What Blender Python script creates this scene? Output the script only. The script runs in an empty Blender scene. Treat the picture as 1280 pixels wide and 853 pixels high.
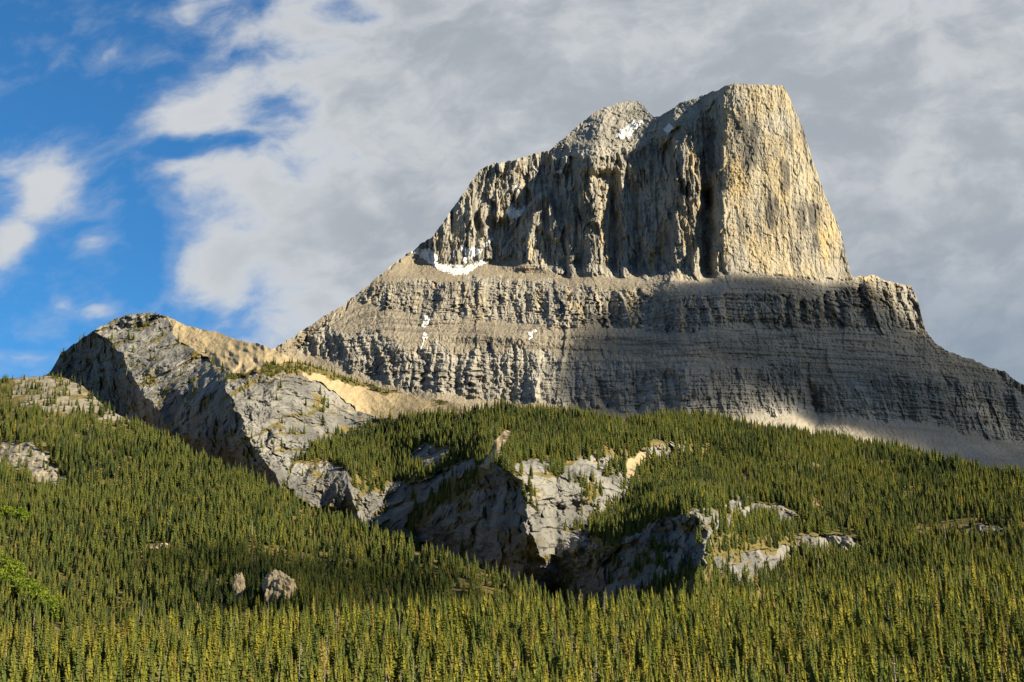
import bpy, math, random
import numpy as np
from mathutils import Vector

random.seed(7)
rng = np.random.default_rng(7)
R = math.radians
scene = bpy.context.scene
COL = scene.collection

# ------------------------------------------------------------------ camera
F = 1970.0                      # focal length, in pixels of a 1280 px wide frame
CAM_H = 12.0                    # eye height above the valley floor
PITCH = math.atan((900 - 426.5) / F)
cam_d = bpy.data.cameras.new('camera')
cam = bpy.data.objects.new('camera', cam_d)
COL.objects.link(cam)
cam_d.sensor_width = 36
cam_d.lens = F / 1280 * 36
cam_d.clip_start = 1
cam_d.clip_end = 80000
cam.location = (0, 0, CAM_H)
cam.rotation_euler = (math.pi / 2 + PITCH, 0, 0)
scene.camera = cam

# ------------------------------------------------------------------ sun, sky, exposure
SUN_AZ, SUN_EL = R(59), R(25)   # sun behind the right shoulder
S = Vector((math.cos(SUN_EL) * math.sin(SUN_AZ), -math.cos(SUN_EL) * math.cos(SUN_AZ), math.sin(SUN_EL)))
sun_d = bpy.data.lights.new('sun', 'SUN')
sun_d.energy = 5.0
sun_d.angle = R(0.55)
sun_d.color = (1.0, 0.86, 0.60)
sun = bpy.data.objects.new('sun', sun_d)
sun.rotation_euler = S.to_track_quat('Z', 'Y').to_euler()
sun.location = (2000, -2000, 3000)
COL.objects.link(sun)

scene.view_settings.view_transform = 'Standard'
scene.view_settings.look = 'None'
scene.view_settings.exposure = 1.38
scene.view_settings.gamma = 1.0
scene.view_settings.use_curve_mapping = False
scene.render.engine = 'CYCLES'
scene.cycles.max_bounces = 5
scene.cycles.diffuse_bounces = 3
scene.cycles.volume_bounces = 0
scene.cycles.use_denoising = True

SKY_STRENGTH = 0.05


class N:
    """small helper for node trees"""
    def __init__(self, tree):
        self.t = tree
        tree.nodes.clear()

    def n(self, kind, ins=None, **attrs):
        nd = self.t.nodes.new(kind)
        for k, v in attrs.items():
            setattr(nd, k, v)
        for k, v in (ins or {}).items():
            self.set(nd.inputs[k], v)
        return nd

    def set(self, sock, v):
        if isinstance(v, bpy.types.NodeSocket):
            self.t.links.new(v, sock)
        elif isinstance(v, bpy.types.Node):
            self.t.links.new(v.outputs[0], sock)
        else:
            sock.default_value = v

    def math(self, op, a, b=None, c=None, clamp=False):
        nd = self.n('ShaderNodeMath', operation=op, use_clamp=clamp)
        for i, v in enumerate((a, b, c)):
            if v is not None:
                self.set(nd.inputs[i], v)
        return nd.outputs[0]

    def vmath(self, op, a, b=None):
        nd = self.n('ShaderNodeVectorMath', operation=op)
        self.set(nd.inputs[0], a)
        if b is not None:
            self.set(nd.inputs[1], b)
        return nd.outputs[0]

    def noise(self, vec, scale, detail=4, rough=0.55, distortion=0.0):
        nd = self.n('ShaderNodeTexNoise', {'Vector': vec, 'Scale': scale, 'Detail': detail, 'Roughness': rough, 'Distortion': distortion})
        return nd.outputs[0]

    def ss(self, v, a, b, lo=0.0, hi=1.0):
        nd = self.n('ShaderNodeMapRange', {'Value': v, 'From Min': a, 'From Max': b, 'To Min': lo, 'To Max': hi}, interpolation_type='SMOOTHSTEP')
        return nd.outputs[0]

    def mix(self, fac, a, b, blend='MIX'):
        nd = self.n('ShaderNodeMix', data_type='RGBA', blend_type=blend)
        self.set(nd.inputs[0], fac)
        for s, v in ((nd.inputs[6], a), (nd.inputs[7], b)):
            if isinstance(v, tuple) and len(v) == 3:
                v = (*v, 1)
            self.set(s, v)
        return nd.outputs[2]


def te_of(v):
    cy = (426.5 - np.asarray(v, dtype=np.float64)) / F
    ry = math.cos(PITCH) - math.sin(PITCH) * cy
    rz = math.sin(PITCH) + math.cos(PITCH) * cy
    return rz / ry


def tx_of(u, v):
    cy = (426.5 - np.asarray(v, dtype=np.float64)) / F
    ry = math.cos(PITCH) - math.sin(PITCH) * cy
    return (np.asarray(u, dtype=np.float64) - 640) / F / ry


world = bpy.data.worlds.new('World')
scene.world = world
world.use_nodes = True
w = N(world.node_tree)
out = w.n('ShaderNodeOutputWorld')
sky = w.n('ShaderNodeTexSky', sky_type='NISHITA', sun_disc=False, sun_elevation=SUN_EL,
          sun_rotation=math.atan2(S.x, S.y), altitude=1500, air_density=1.0, dust_density=0.3, ozone_density=3.0)
tc = w.n('ShaderNodeTexCoord')
sep = w.n('ShaderNodeSeparateXYZ', {0: tc.outputs['Generated']})
dx, dy, dz = sep.outputs
ady = w.math('MAXIMUM', w.math('ABSOLUTE', dy), 0.12)
a = w.math('DIVIDE', dx, ady)
b = w.math('DIVIDE', dz, ady)
comb = w.n('ShaderNodeCombineXYZ', {0: a, 1: b, 2: w.math('MULTIPLY', dy, 0.3)})
P = comb.outputs[0]
nz_w = w.n('ShaderNodeTexNoise', {'Vector': P, 'Scale': 11.0, 'Detail': 3.0})
warp = w.vmath('SCALE', w.vmath('SUBTRACT', nz_w.outputs['Color'], (0.5, 0.5, 0.5)))
warp.node.inputs['Scale'].default_value = 0.05
Pw = w.vmath('ADD', P, warp)
sw = w.n('ShaderNodeSeparateXYZ', {0: Pw})
aw, bw = sw.outputs[0], sw.outputs[1]
rot = w.n('ShaderNodeVectorRotate', {'Vector': Pw, 'Angle': R(-14)}, rotation_type='Z_AXIS')
P2 = w.vmath('MULTIPLY', rot.outputs[0], (0.85, 1.4, 1.0))
n1 = w.noise(P2, 14.0, 7, 0.58)
n2 = w.noise(P2, 5.0, 3, 0.5)
n3 = w.noise(P2, 38.0, 5, 0.6)


def AB(u, v):
    return float(tx_of(u, v)), float(te_of(v))


def ell(cu, cv, ru, rv, tilt=0.0):
    """soft elliptical bump in direction space, 1 at centre to 0 at the rim"""
    ca, cb = AB(cu, cv)
    ra, rb = ru / F, rv / F
    xx = w.math('SUBTRACT', aw, ca)
    yy = w.math('SUBTRACT', bw, cb)
    c, s_ = math.cos(tilt), math.sin(tilt)
    X_ = w.math('ADD', w.math('MULTIPLY', xx, c / ra), w.math('MULTIPLY', yy, s_ / ra))
    Y_ = w.math('ADD', w.math('MULTIPLY', xx, -s_ / rb), w.math('MULTIPLY', yy, c / rb))
    d = w.math('SQRT', w.math('ADD', w.math('MULTIPLY', X_, X_), w.math('MULTIPLY', Y_, Y_)))
    return w.math('SUBTRACT', 1.0, d, clamp=True)


ramp = w.ss(aw, AB(125, 200)[0], AB(500, 200)[0])
cov = w.math('MULTIPLY', ramp, 1.2)
for args, k in (((230, 140, 115, 62, 0.2), 0.95), ((60, 225, 95, 62, -0.25), 1.45), ((35, 300, 45, 80, -0.3), 1.0), ((265, 228, 110, 50), 0.8), ((265, 330, 95, 85), 0.8), ((380, 270, 90, 50), 0.4), ((350, 100, 110, 40), 0.35),
                ((240, 5, 90, 30, 0.3), 0.5), ((150, 50, 35, 30), 0.5), ((125, 303, 40, 26, 0.2), 0.62), ((120, 380, 30, 25), 0.55), ((80, 372, 25, 16), 0.5), ((20, 445, 110, 14), 0.55)):
    cov = w.math('ADD', cov, w.math('MULTIPLY', ell(*args), k))
for args, k in (((380, -5, 170, 36), 0.38), ((335, 130, 80, 45), 0.5), ((210, 190, 60, 24), 0.5), ((290, 190, 45, 24), 0.6), ((460, 15, 75, 30), 0.6), ((330, 60, 80, 26, 0.3), 0.45), ((90, 110, 120, 70), 0.6), ((180, 330, 60, 95), 0.6), ((480, 90, 70, 25), 0.25), ((325, 345, 40, 40), 0.3)):
    cov = w.math('SUBTRACT', cov, w.math('MULTIPLY', ell(*args), k))
nn = w.math('ADD', w.math('MULTIPLY', w.math('SUBTRACT', n1, 0.5), 1.5), w.math('MULTIPLY', w.math('SUBTRACT', n3, 0.5), 0.95))
dens_f = w.math('ADD', cov, nn)
dens_front = w.math('MAXIMUM', w.ss(dens_f, 0.12, 1.0), w.math('MULTIPLY', w.ss(w.math('ADD', dens_f, w.math('SUBTRACT', n3, 0.5)), -0.2, 0.7), 0.26))
dens_back = w.ss(n2, 0.44, 0.64)  # added cloud cover behind the camera, coloured dark to lower the fill light
front = w.ss(dy, 0.15, 0.5)
dens = w.math('ADD', w.math('MULTIPLY', dens_front, front), w.math('MULTIPLY', w.math('MULTIPLY', dens_back, 0.9), w.math('SUBTRACT', 1.0, front)))
dens = w.math('MULTIPLY', dens, 0.96)
# lit cloud edges are whiter than the thick grey middle
thick = w.ss(dens_f, 0.7, 1.5)
n4 = w.noise(P2, 7.0, 5, 0.55)
shade_f = w.math('ADD', w.math('MULTIPLY', w.math('MULTIPLY', thick, ramp), 0.78), w.math('MULTIPLY', w.math('SUBTRACT', n4, 0.5), 0.32), clamp=True)
ccol = w.mix(shade_f, (0.250, 0.257, 0.264), (0.130, 0.145, 0.162))
low_right = w.math('MULTIPLY', w.math('SUBTRACT', 1.0, w.ss(bw, AB(0, 450)[1], AB(0, 230)[1])), w.ss(aw, AB(850, 400)[0], AB(1200, 400)[0]))
ccol = w.mix(w.math('MULTIPLY', low_right, 0.55), ccol, (0.068, 0.098, 0.134))
ccol = w.mix(front, w.mix(shade_f, (0.11, 0.112, 0.115), (0.05, 0.052, 0.056)), ccol)
skycol = w.mix(1.0, sky.outputs[0], (0.32, 0.78, 1.04), 'MULTIPLY')
bg1 = w.n('ShaderNodeBackground', {'Color': skycol, 'Strength': SKY_STRENGTH})
bg2 = w.n('ShaderNodeBackground', {'Color': ccol, 'Strength': 1.0})
mx = w.n('ShaderNodeMixShader', {0: dens, 1: bg1.outputs[0], 2: bg2.outputs[0]})
w.t.links.new(mx.outputs[0], out.inputs['Surface'])


# ------------------------------------------------------------------ noise in numpy
_perm = np.random.default_rng(3).permutation(256).astype(np.int32)
_ang = np.random.default_rng(4).random(256) * 2 * np.pi
_gx, _gy = np.cos(_ang).astype(np.float32), np.sin(_ang).astype(np.float32)


def perlin(x, y, seed=0):
    x = np.asarray(x, dtype=np.float32)
    y = np.asarray(y, dtype=np.float32)
    x, y = np.broadcast_arrays(x, y)
    xi = np.floor(x)
    yi = np.floor(y)
    xf = x - xi
    yf = y - yi
    xi = xi.astype(np.int32)
    yi = yi.astype(np.int32) + seed * 57

    def g(ix, iy, fx, fy):
        h = _perm[(_perm[(ix + seed * 31) & 255] + iy) & 255]
        return _gx[h] * fx + _gy[h] * fy
    u = xf * xf * xf * (xf * (xf * 6 - 15) + 10)
    v = yf * yf * yf * (yf * (yf * 6 - 15) + 10)
    n00 = g(xi, yi, xf, yf)
    n10 = g(xi + 1, yi, xf - 1, yf)
    n01 = g(xi, yi + 1, xf, yf - 1)
    n11 = g(xi + 1, yi + 1, xf - 1, yf - 1)
    a_ = n00 + u * (n10 - n00)
    return (a_ + v * (n01 + u * (n11 - n01) - a_)) * 1.4


def fbm(x, y, octv=4, seed=0, gain=0.5):
    s_, amp, f_ = 0, 1.0, 1.0
    for i in range(octv):
        s_ = s_ + amp * perlin(x * f_, y * f_, seed + i * 7)
        amp *= gain
        f_ *= 2.03
    return s_


def ridge(x, y, seed=0):
    return 1 - np.abs(perlin(x, y, seed)) * 1.7


def facets(x, y, seed=0, tilt=0.8, soft=16.0):
    """fractured blocks: every Voronoi cell is a plane of its own tilt; returns height, roughly -0.5..0.5"""
    x = np.asarray(x, dtype=np.float32)
    y = np.asarray(y, dtype=np.float32)
    xi = np.floor(x).astype(np.int32)
    yi = np.floor(y).astype(np.int32)
    val = np.zeros(x.shape, dtype=np.float32)
    tot = np.full(x.shape, 1e-12, dtype=np.float32)
    t1 = np.random.default_rng(seed + 11).random((256, 5)).astype(np.float32)
    for i in (-1, 0, 1):
        for j in (-1, 0, 1):
            h = _perm[(_perm[(xi + i + seed * 17) & 255] + yi + j) & 255]
            r = t1[h]
            ddx = x - (xi + i + r[..., 0])
            ddy = y - (yi + j + r[..., 1])
            hv = (r[..., 2] - 0.5) * 0.7 + ((r[..., 3] - 0.5) * ddx * 1.6 + (r[..., 4] - 0.5) * ddy) * tilt
            wt = np.exp(-soft * (ddx * ddx + ddy * ddy))
            tot += wt
            val += wt * hv
    return val / tot


def sst(x, a_, b_):
    t = np.clip((x - a_) / (b_ - a_), 0, 1)
    return t * t * (3 - 2 * t)


def pl(pts):
    p = np.array(pts, dtype=np.float64)
    return lambda u: np.interp(u, p[:, 0], p[:, 1])


def inpoly(u, v, poly):
    c = np.zeros(u.shape, dtype=bool)
    n = len(poly)
    for i in range(n):
        x1, y1 = poly[i]
        x2, y2 = poly[(i + 1) % n]
        if y1 == y2:
            continue
        m = ((y1 > v) != (y2 > v)) & (u < (x2 - x1) * (v - y1) / (y2 - y1) + x1)
        c ^= m
    return c


def inpolys(u, v, polys):
    c = np.zeros(u.shape, dtype=bool)
    for p in polys:
        c |= inpoly(u, v, p)
    return c


# ------------------------------------------------------------------ terrain sheets
def integrate(u, V, y_bot, slope_fn, soft, du=2.0, dv=1.2):
    """depth of every point of a sheet, from the true slope of the ground (slope_fn: tangent of the slope at U, V),
    summed upward from its front edge"""
    gu = np.arange(u[0] - 1, u[-1] + du + 1, du)
    gv = np.arange(V.max() + 2, V.min() - 3, -dv)
    GU, GV = np.meshgrid(gu, gv)
    te = te_of(GV)
    ts = np.maximum(blur_u(slope_fn(GU, GV), soft / du), te + 0.07)
    mid = 0.5 * (te[1:] + te[:-1])
    dl = (te[1:] - te[:-1]) / (0.5 * (ts[1:] + ts[:-1]) - mid)
    I = np.vstack([np.zeros((1, len(gu))), np.cumsum(dl, axis=0)])

    def samp(uu, vv):
        x = np.clip((uu - gu[0]) / du, 0, len(gu) - 1.001)
        y = np.clip((gv[0] - vv) / dv, 0, len(gv) - 1.001)
        i, j = y.astype(int), x.astype(int)
        fy, fx = y - i, x - j
        return (I[i, j] * (1 - fx) + I[i, j + 1] * fx) * (1 - fy) + (I[i + 1, j] * (1 - fx) + I[i + 1, j + 1] * fx) * fy
    off = np.log(y_bot) - samp(u, V[0])
    return np.exp(off[None] + samp(np.broadcast_to(u[None], V.shape), V))


def blur_u(A, px):
    """smooth along a row (three box passes)"""
    k = max(int(px), 1)
    for _ in range(3):
        p = np.pad(A, ((0, 0), (k + 1, k)), mode='edge')
        c = np.cumsum(p, axis=1)
        A = (c[:, 2 * k + 1:] - c[:, :-2 * k - 1]) / (2 * k + 1)
    return A


def to_xyz(U, V, Y):
    return Y * tx_of(U, V), Y, CAM_H + Y * te_of(V)


def set_prop(o, label=None, cat=None, group=None, kind=None):
    for k, v in (('label', label), ('category', cat), ('group', group), ('kind', kind)):
        if v:
            o[k] = v


def grid_mesh(name, X, Y, Z, mat, attrs=None, smooth=False):
    nr, nc = X.shape
    me = bpy.data.meshes.new(name)
    co = np.stack([X, Y, Z], axis=-1).reshape(-1, 3).astype(np.float32)
    idx = np.arange(nr * nc, dtype=np.int32).reshape(nr, nc)
    q = np.stack([idx[:-1, :-1], idx[:-1, 1:], idx[1:, 1:], idx[1:, :-1]], axis=-1).reshape(-1, 4)
    return raw_mesh(name, co, q, mat, attrs, smooth)


def raw_mesh(name, co, q, mat, attrs=None, smooth=False):
    me = bpy.data.meshes.new(name)
    k = q.shape[1]
    me.vertices.add(len(co))
    me.vertices.foreach_set('co', co.astype(np.float32).ravel())
    me.loops.add(q.size)
    me.loops.foreach_set('vertex_index', q.astype(np.int32).ravel())
    me.polygons.add(len(q))
    me.polygons.foreach_set('loop_start', np.arange(0, q.size, k, dtype=np.int32))
    me.polygons.foreach_set('loop_total', np.full(len(q), k, dtype=np.int32))
    me.polygons.foreach_set('use_smooth', np.full(len(q), smooth))
    if attrs is not None:
        for an, arr in attrs.items():
            at = me.attributes.new(an, 'FLOAT_COLOR', 'POINT')
            at.data.foreach_set('color', arr.reshape(-1, 4).astype(np.float32).ravel())
    me.update()
    me.validate()
    me.materials.append(mat)
    o = bpy.data.objects.new(name, me)
    COL.objects.link(o)
    return o


def close_back(X, Y, Z, mask, drop=0.8, n=10, reach=900.0):
    """carry the sheet over its skyline and down the far side, and drop a skirt below its front edge"""
    rows = [(X[-1], Y[-1], Z[-1])]
    s_ = X[-1] / Y[-1]
    for i in range(1, n + 1):
        d = reach * (i / n) ** 2
        yy = Y[-1] + d
        rows.append((s_ * yy, yy, np.maximum(Z[-1] - drop * d - 0.02 * d * perlin(X[-1] / 60, np.full_like(X[-1], i * 0.7), 5), -30)))
    bx, by, bz = X[0], Y[0], np.minimum(Z[0] - 120, 0 * Z[0] - 30)
    X2 = np.vstack([bx[None], X] + [r[0][None] for r in rows[1:]])
    Y2 = np.vstack([by[None], Y] + [r[1][None] for r in rows[1:]])
    Z2 = np.vstack([bz[None], Z] + [r[2][None] for r in rows[1:]])
    M2 = np.concatenate([mask[:1], mask] + [mask[-1:]] * n, axis=0)
    return X2, Y2, Z2, M2


# ------------------------------------------------------------------ materials
def base_mat(name):
    m = bpy.data.materials.new(name)
    m.use_nodes = True
    t = N(m.node_tree)
    o = t.n('ShaderNodeOutputMaterial')
    bs = t.n('ShaderNodeBsdfPrincipled', {'Roughness': 0.95})
    bs.inputs['Specular IOR Level'].default_value = 0.15
    t.t.links.new(bs.outputs[0], o.inputs['Surface'])
    return m, t, bs


def mat_mountain():
    m, t, bs = base_mat('limestone mountain')
    at = t.n('ShaderNodeAttribute', attribute_name='mask').outputs['Color']
    sp = t.n('ShaderNodeSeparateColor', {0: at})
    ochre, talus, dark = sp.outputs
    pos = t.n('ShaderNodeTexCoord').outputs['Object']
    st = t.vmath('MULTIPLY', pos, (1.0, 0.6, 0.13))
    bd = t.vmath('MULTIPLY', pos, (0.12, 0.05, 1.0))
    nA = t.noise(pos, 0.006, 5)
    nS = t.noise(st, 0.055, 6, 0.62)
    nS2 = t.noise(st, 0.018, 5, 0.6)
    nB = t.noise(bd, 0.045, 6, 0.65)
    nF = t.noise(pos, 0.12, 6, 0.65)
    rock = t.mix(t.ss(nA, 0.35, 0.65), (0.205, 0.196, 0.178), (0.32, 0.305, 0.275))
    rock = t.mix(t.math('MULTIPLY', t.ss(nB, 0.48, 0.68), 0.55), rock, (0.12, 0.115, 0.105))
    rock = t.mix(t.math('MULTIPLY', t.ss(nS, 0.55, 0.75), 0.5), rock, (0.36, 0.29, 0.18))
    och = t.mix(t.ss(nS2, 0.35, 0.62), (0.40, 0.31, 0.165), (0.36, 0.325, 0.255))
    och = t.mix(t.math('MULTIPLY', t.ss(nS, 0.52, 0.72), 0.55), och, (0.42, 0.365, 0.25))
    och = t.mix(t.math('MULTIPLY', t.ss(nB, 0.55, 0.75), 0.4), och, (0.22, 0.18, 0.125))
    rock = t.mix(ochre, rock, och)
    tal = t.mix(t.ss(nF, 0.35, 0.65), (0.18, 0.153, 0.115), (0.24, 0.203, 0.15))
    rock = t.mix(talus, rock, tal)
    rock = t.mix(t.math('MULTIPLY', t.ss(nF, 0.3, 0.7), 0.35), rock, t.mix(0.5, rock, (0.05, 0.045, 0.04)))
    rock = t.mix(dark, rock, (0.075, 0.072, 0.07))
    t.set(bs.inputs['Base Color'], rock)
    bp = t.n('ShaderNodeBump', {'Height': t.math('ADD', nF, t.math('MULTIPLY', nS, 0.8)), 'Strength': 0.7, 'Distance': 5.0})
    t.set(bs.inputs['Normal'], bp.outputs[0])
    return m


def mat_hill():
    m, t, bs = base_mat('crag, scree and forest floor')
    at = t.n('ShaderNodeAttribute', attribute_name='mask').outputs['Color']
    sp = t.n('ShaderNodeSeparateColor', {0: at})
    rockm, scree, veg = sp.outputs
    pos = t.n('ShaderNodeTexCoord').outputs['Object']
    nA = t.noise(pos, 0.02, 6, 0.6)
    nF = t.noise(pos, 0.22, 6, 0.68)
    nV = t.noise(pos, 0.05, 6, 0.7)
    st = t.noise(t.vmath('MULTIPLY', pos, (1.0, 0.5, 0.3)), 0.15, 5, 0.6)
    rock = t.mix(t.ss(nA, 0.35, 0.65), (0.10, 0.101, 0.102), (0.205, 0.202, 0.192))
    rock = t.mix(t.math('MULTIPLY', t.ss(st, 0.52, 0.72), 0.6), rock, (0.07, 0.068, 0.066))
    rock = t.mix(t.math('MULTIPLY', t.ss(nF, 0.55, 0.75), 0.5), rock, (0.22, 0.175, 0.115))
    sc = t.mix(t.ss(nF, 0.35, 0.65), (0.27, 0.215, 0.13), (0.32, 0.26, 0.165))
    sc = t.mix(t.math('MULTIPLY', t.ss(nA, 0.5, 0.7), 0.5), sc, (0.33, 0.27, 0.17))
    vg = t.mix(t.ss(nV, 0.35, 0.65), (0.075, 0.072, 0.022), (0.15, 0.115, 0.05))
    c = t.mix(t.ss(t.math('ADD', scree, t.math('MULTIPLY', t.math('SUBTRACT', nF, 0.5), 0.6)), 0.35, 0.65), rock, sc)
    c = t.mix(t.ss(t.math('ADD', veg, t.math('MULTIPLY', t.math('SUBTRACT', nV, 0.5), 0.9)), 0.4, 0.62), c, vg)
    t.set(bs.inputs['Base Color'], c)
    bp = t.n('ShaderNodeBump', {'Height': t.math('ADD', nF, st), 'Strength': 0.6, 'Distance': 2.0})
    t.set(bs.inputs['Normal'], bp.outputs[0])
    return m


def mat_simple(name, c1, c2, scale, bump=0.4, dist=0.5, lo=0.35, hi=0.65):
    m, t, bs = base_mat(name)
    pos = t.n('ShaderNodeTexCoord').outputs['Object']
    n = t.noise(pos, scale, 6, 0.65)
    t.set(bs.inputs['Base Color'], t.mix(t.ss(n, lo, hi), c1, c2))
    bp = t.n('ShaderNodeBump', {'Height': n, 'Strength': bump, 'Distance': dist})
    t.set(bs.inputs['Normal'], bp.outputs[0])
    return m


def mat_leaf(name, cols, transl=0.35):
    m = bpy.data.materials.new(name)
    m.use_nodes = True
    t = N(m.node_tree)
    o = t.n('ShaderNodeOutputMaterial')
    oi = t.n('ShaderNodeObjectInfo')
    rp = t.n('ShaderNodeValToRGB', {0: oi.outputs['Random']})
    el = rp.color_ramp.elements
    while len(el) > 1:
        el.remove(el[-1])
    el[0].position = cols[0][0]
    el[0].color = (*cols[0][1], 1)
    for p_, c_ in cols[1:]:
        e = el.new(p_)
        e.color = (*c_, 1)
    pos = t.n('ShaderNodeTexCoord').outputs['Object']
    n = t.noise(pos, 1.6, 3, 0.6)
    c = t.mix(t.ss(n, 0.3, 0.7), t.mix(0.15, rp.outputs[0], (0.0, 0.0, 0.0)), rp.outputs[0])
    df = t.n('ShaderNodeBsdfDiffuse', {'Color': c})
    tr = t.n('ShaderNodeBsdfTranslucent', {'Color': c})
    mxs = t.n('ShaderNodeMixShader', {0: transl, 1: df.outputs[0], 2: tr.outputs[0]})
    t.t.links.new(mxs.outputs[0], o.inputs['Surface'])
    return m


M_MOUNT = mat_mountain()
M_HILL = mat_hill()
M_SNOW = mat_simple('old snow', (0.42, 0.43, 0.45), (0.60, 0.605, 0.62), 0.08)
M_GROUND = mat_simple('valley grass', (0.06, 0.065, 0.02), (0.11, 0.095, 0.04), 0.08)
M_BARK = mat_simple('bark', (0.10, 0.075, 0.055), (0.19, 0.155, 0.12), 2.0)
M_SNAG = mat_simple('dead grey wood', (0.20, 0.18, 0.15), (0.32, 0.29, 0.25), 2.0)
M_BOULDER = mat_simple('tan boulder rock', (0.20, 0.165, 0.115), (0.38, 0.31, 0.21), 0.25, 0.7, 2.0)
M_GREEN = mat_leaf('spruce needles', [(0.0, (0.095, 0.122, 0.038)), (0.45, (0.128, 0.152, 0.044)), (0.8, (0.158, 0.172, 0.046)), (1.0, (0.182, 0.168, 0.05))])
M_YELL = mat_leaf('pine needles', [(0.0, (0.105, 0.140, 0.040)), (0.3, (0.165, 0.180, 0.036)), (0.6, (0.228, 0.225, 0.040)), (0.85, (0.268, 0.248, 0.046)), (1.0, (0.26, 0.208, 0.07))])
M_DARK = mat_leaf('fir needles', [(0.0, (0.050, 0.072, 0.030)), (0.6, (0.070, 0.092, 0.034)), (1.0, (0.095, 0.108, 0.036))])
M_BRIGHT = mat_leaf('fresh broad leaves', [(0.0, (0.13, 0.19, 0.024)), (1.0, (0.20, 0.245, 0.034))], 0.35)

# ------------------------------------------------------------------ the mountain
SIL1 = pl([(240, 500), (300, 462), (340, 437), (374, 416), (407, 395), (430, 381), (448, 366), (470, 348), (485, 336), (500, 324), (515, 314), (530, 303), (542, 295),
           (555, 275), (572, 252), (589, 228), (600, 213), (606, 209), (619, 204), (640, 202), (663, 194), (680, 189), (687, 188), (698, 178), (710, 169), (727, 153),
           (740, 142), (757, 134), (772, 129), (787, 126), (797, 126), (803, 131), (811, 142), (817, 147), (823, 146), (833, 140), (845, 132), (858, 127), (871, 123),
           (885, 117), (898, 113), (908, 107), (919, 104), (939, 106), (960, 106), (978, 107), (984, 116), (990, 130), (997, 145), (1006, 168), (1016, 201), (1029, 238),
           (1043, 272), (1051, 289), (1057, 315), (1063, 341), (1066, 346), (1080, 346), (1091, 344), (1106, 350), (1117, 353), (1138, 356), (1143, 366), (1148, 379),
           (1152, 394), (1157, 412), (1168, 428), (1187, 441), (1213, 449), (1234, 458), (1254, 465), (1280, 481), (1330, 508), (1420, 560), (1500, 600)])
B0 = pl([(240, 0), (690, 0), (691, 193), (720, 197), (750, 196), (774, 191), (804, 186), (826, 172), (845, 163), (865, 151), (881, 144), (893, 128), (905, 108), (910, 0), (1500, 0)])
B1 = pl([(240, 520), (480, 340), (515, 316), (530, 324), (545, 330), (580, 336), (610, 326), (640, 322), (665, 331), (700, 341), (740, 345), (800, 350), (860, 353), (890, 342), (907, 337),
         (930, 342), (980, 349), (1066, 347), (1140, 357), (1500, 640)])
B2 = pl([(240, 560), (447, 368), (470, 356), (520, 346), (545, 352), (575, 351), (610, 344), (640, 350), (693, 352), (740, 360), (770, 362), (850, 374), (907, 367), (961, 367), (1011, 374),
         (1058, 363), (1085, 348), (1138, 357), (1500, 640)])
B3 = pl([(240, 560), (447, 372), (470, 383), (491, 388), (532, 396), (575, 399), (616, 401), (643, 404), (676, 407), (770, 408), (850, 414), (907, 408), (951, 408), (1001, 407), (1052, 411),
         (1102, 417), (1153, 411), (1175, 427), (1220, 450), (1500, 640)])
B4 = pl([(240, 540), (377, 416), (407, 408), (427, 407), (475, 421), (515, 437), (549, 433), (589, 436), (643, 438), (663, 444), (770, 452), (863, 466), (951, 461), (995, 455), (1025, 478),
         (1136, 475), (1207, 481), (1280, 492), (1500, 640)])
B5 = pl([(240, 545), (360, 436), (407, 448), (441, 464), (490, 482), (540, 492), (600, 498), (700, 505), (770, 512), (850, 520), (944, 518), (1018, 516), (1065, 523), (1163, 527), (1237, 550),
         (1290, 556), (1500, 660)])


S1 = pl([(240, 520), (480, 345), (600, 332), (800, 350), (905, 340), (1066, 347), (1140, 357), (1500, 430)])
S3 = pl([(240, 500), (447, 378), (532, 396), (643, 404), (770, 408), (951, 408), (1153, 413), (1500, 480)])


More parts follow.
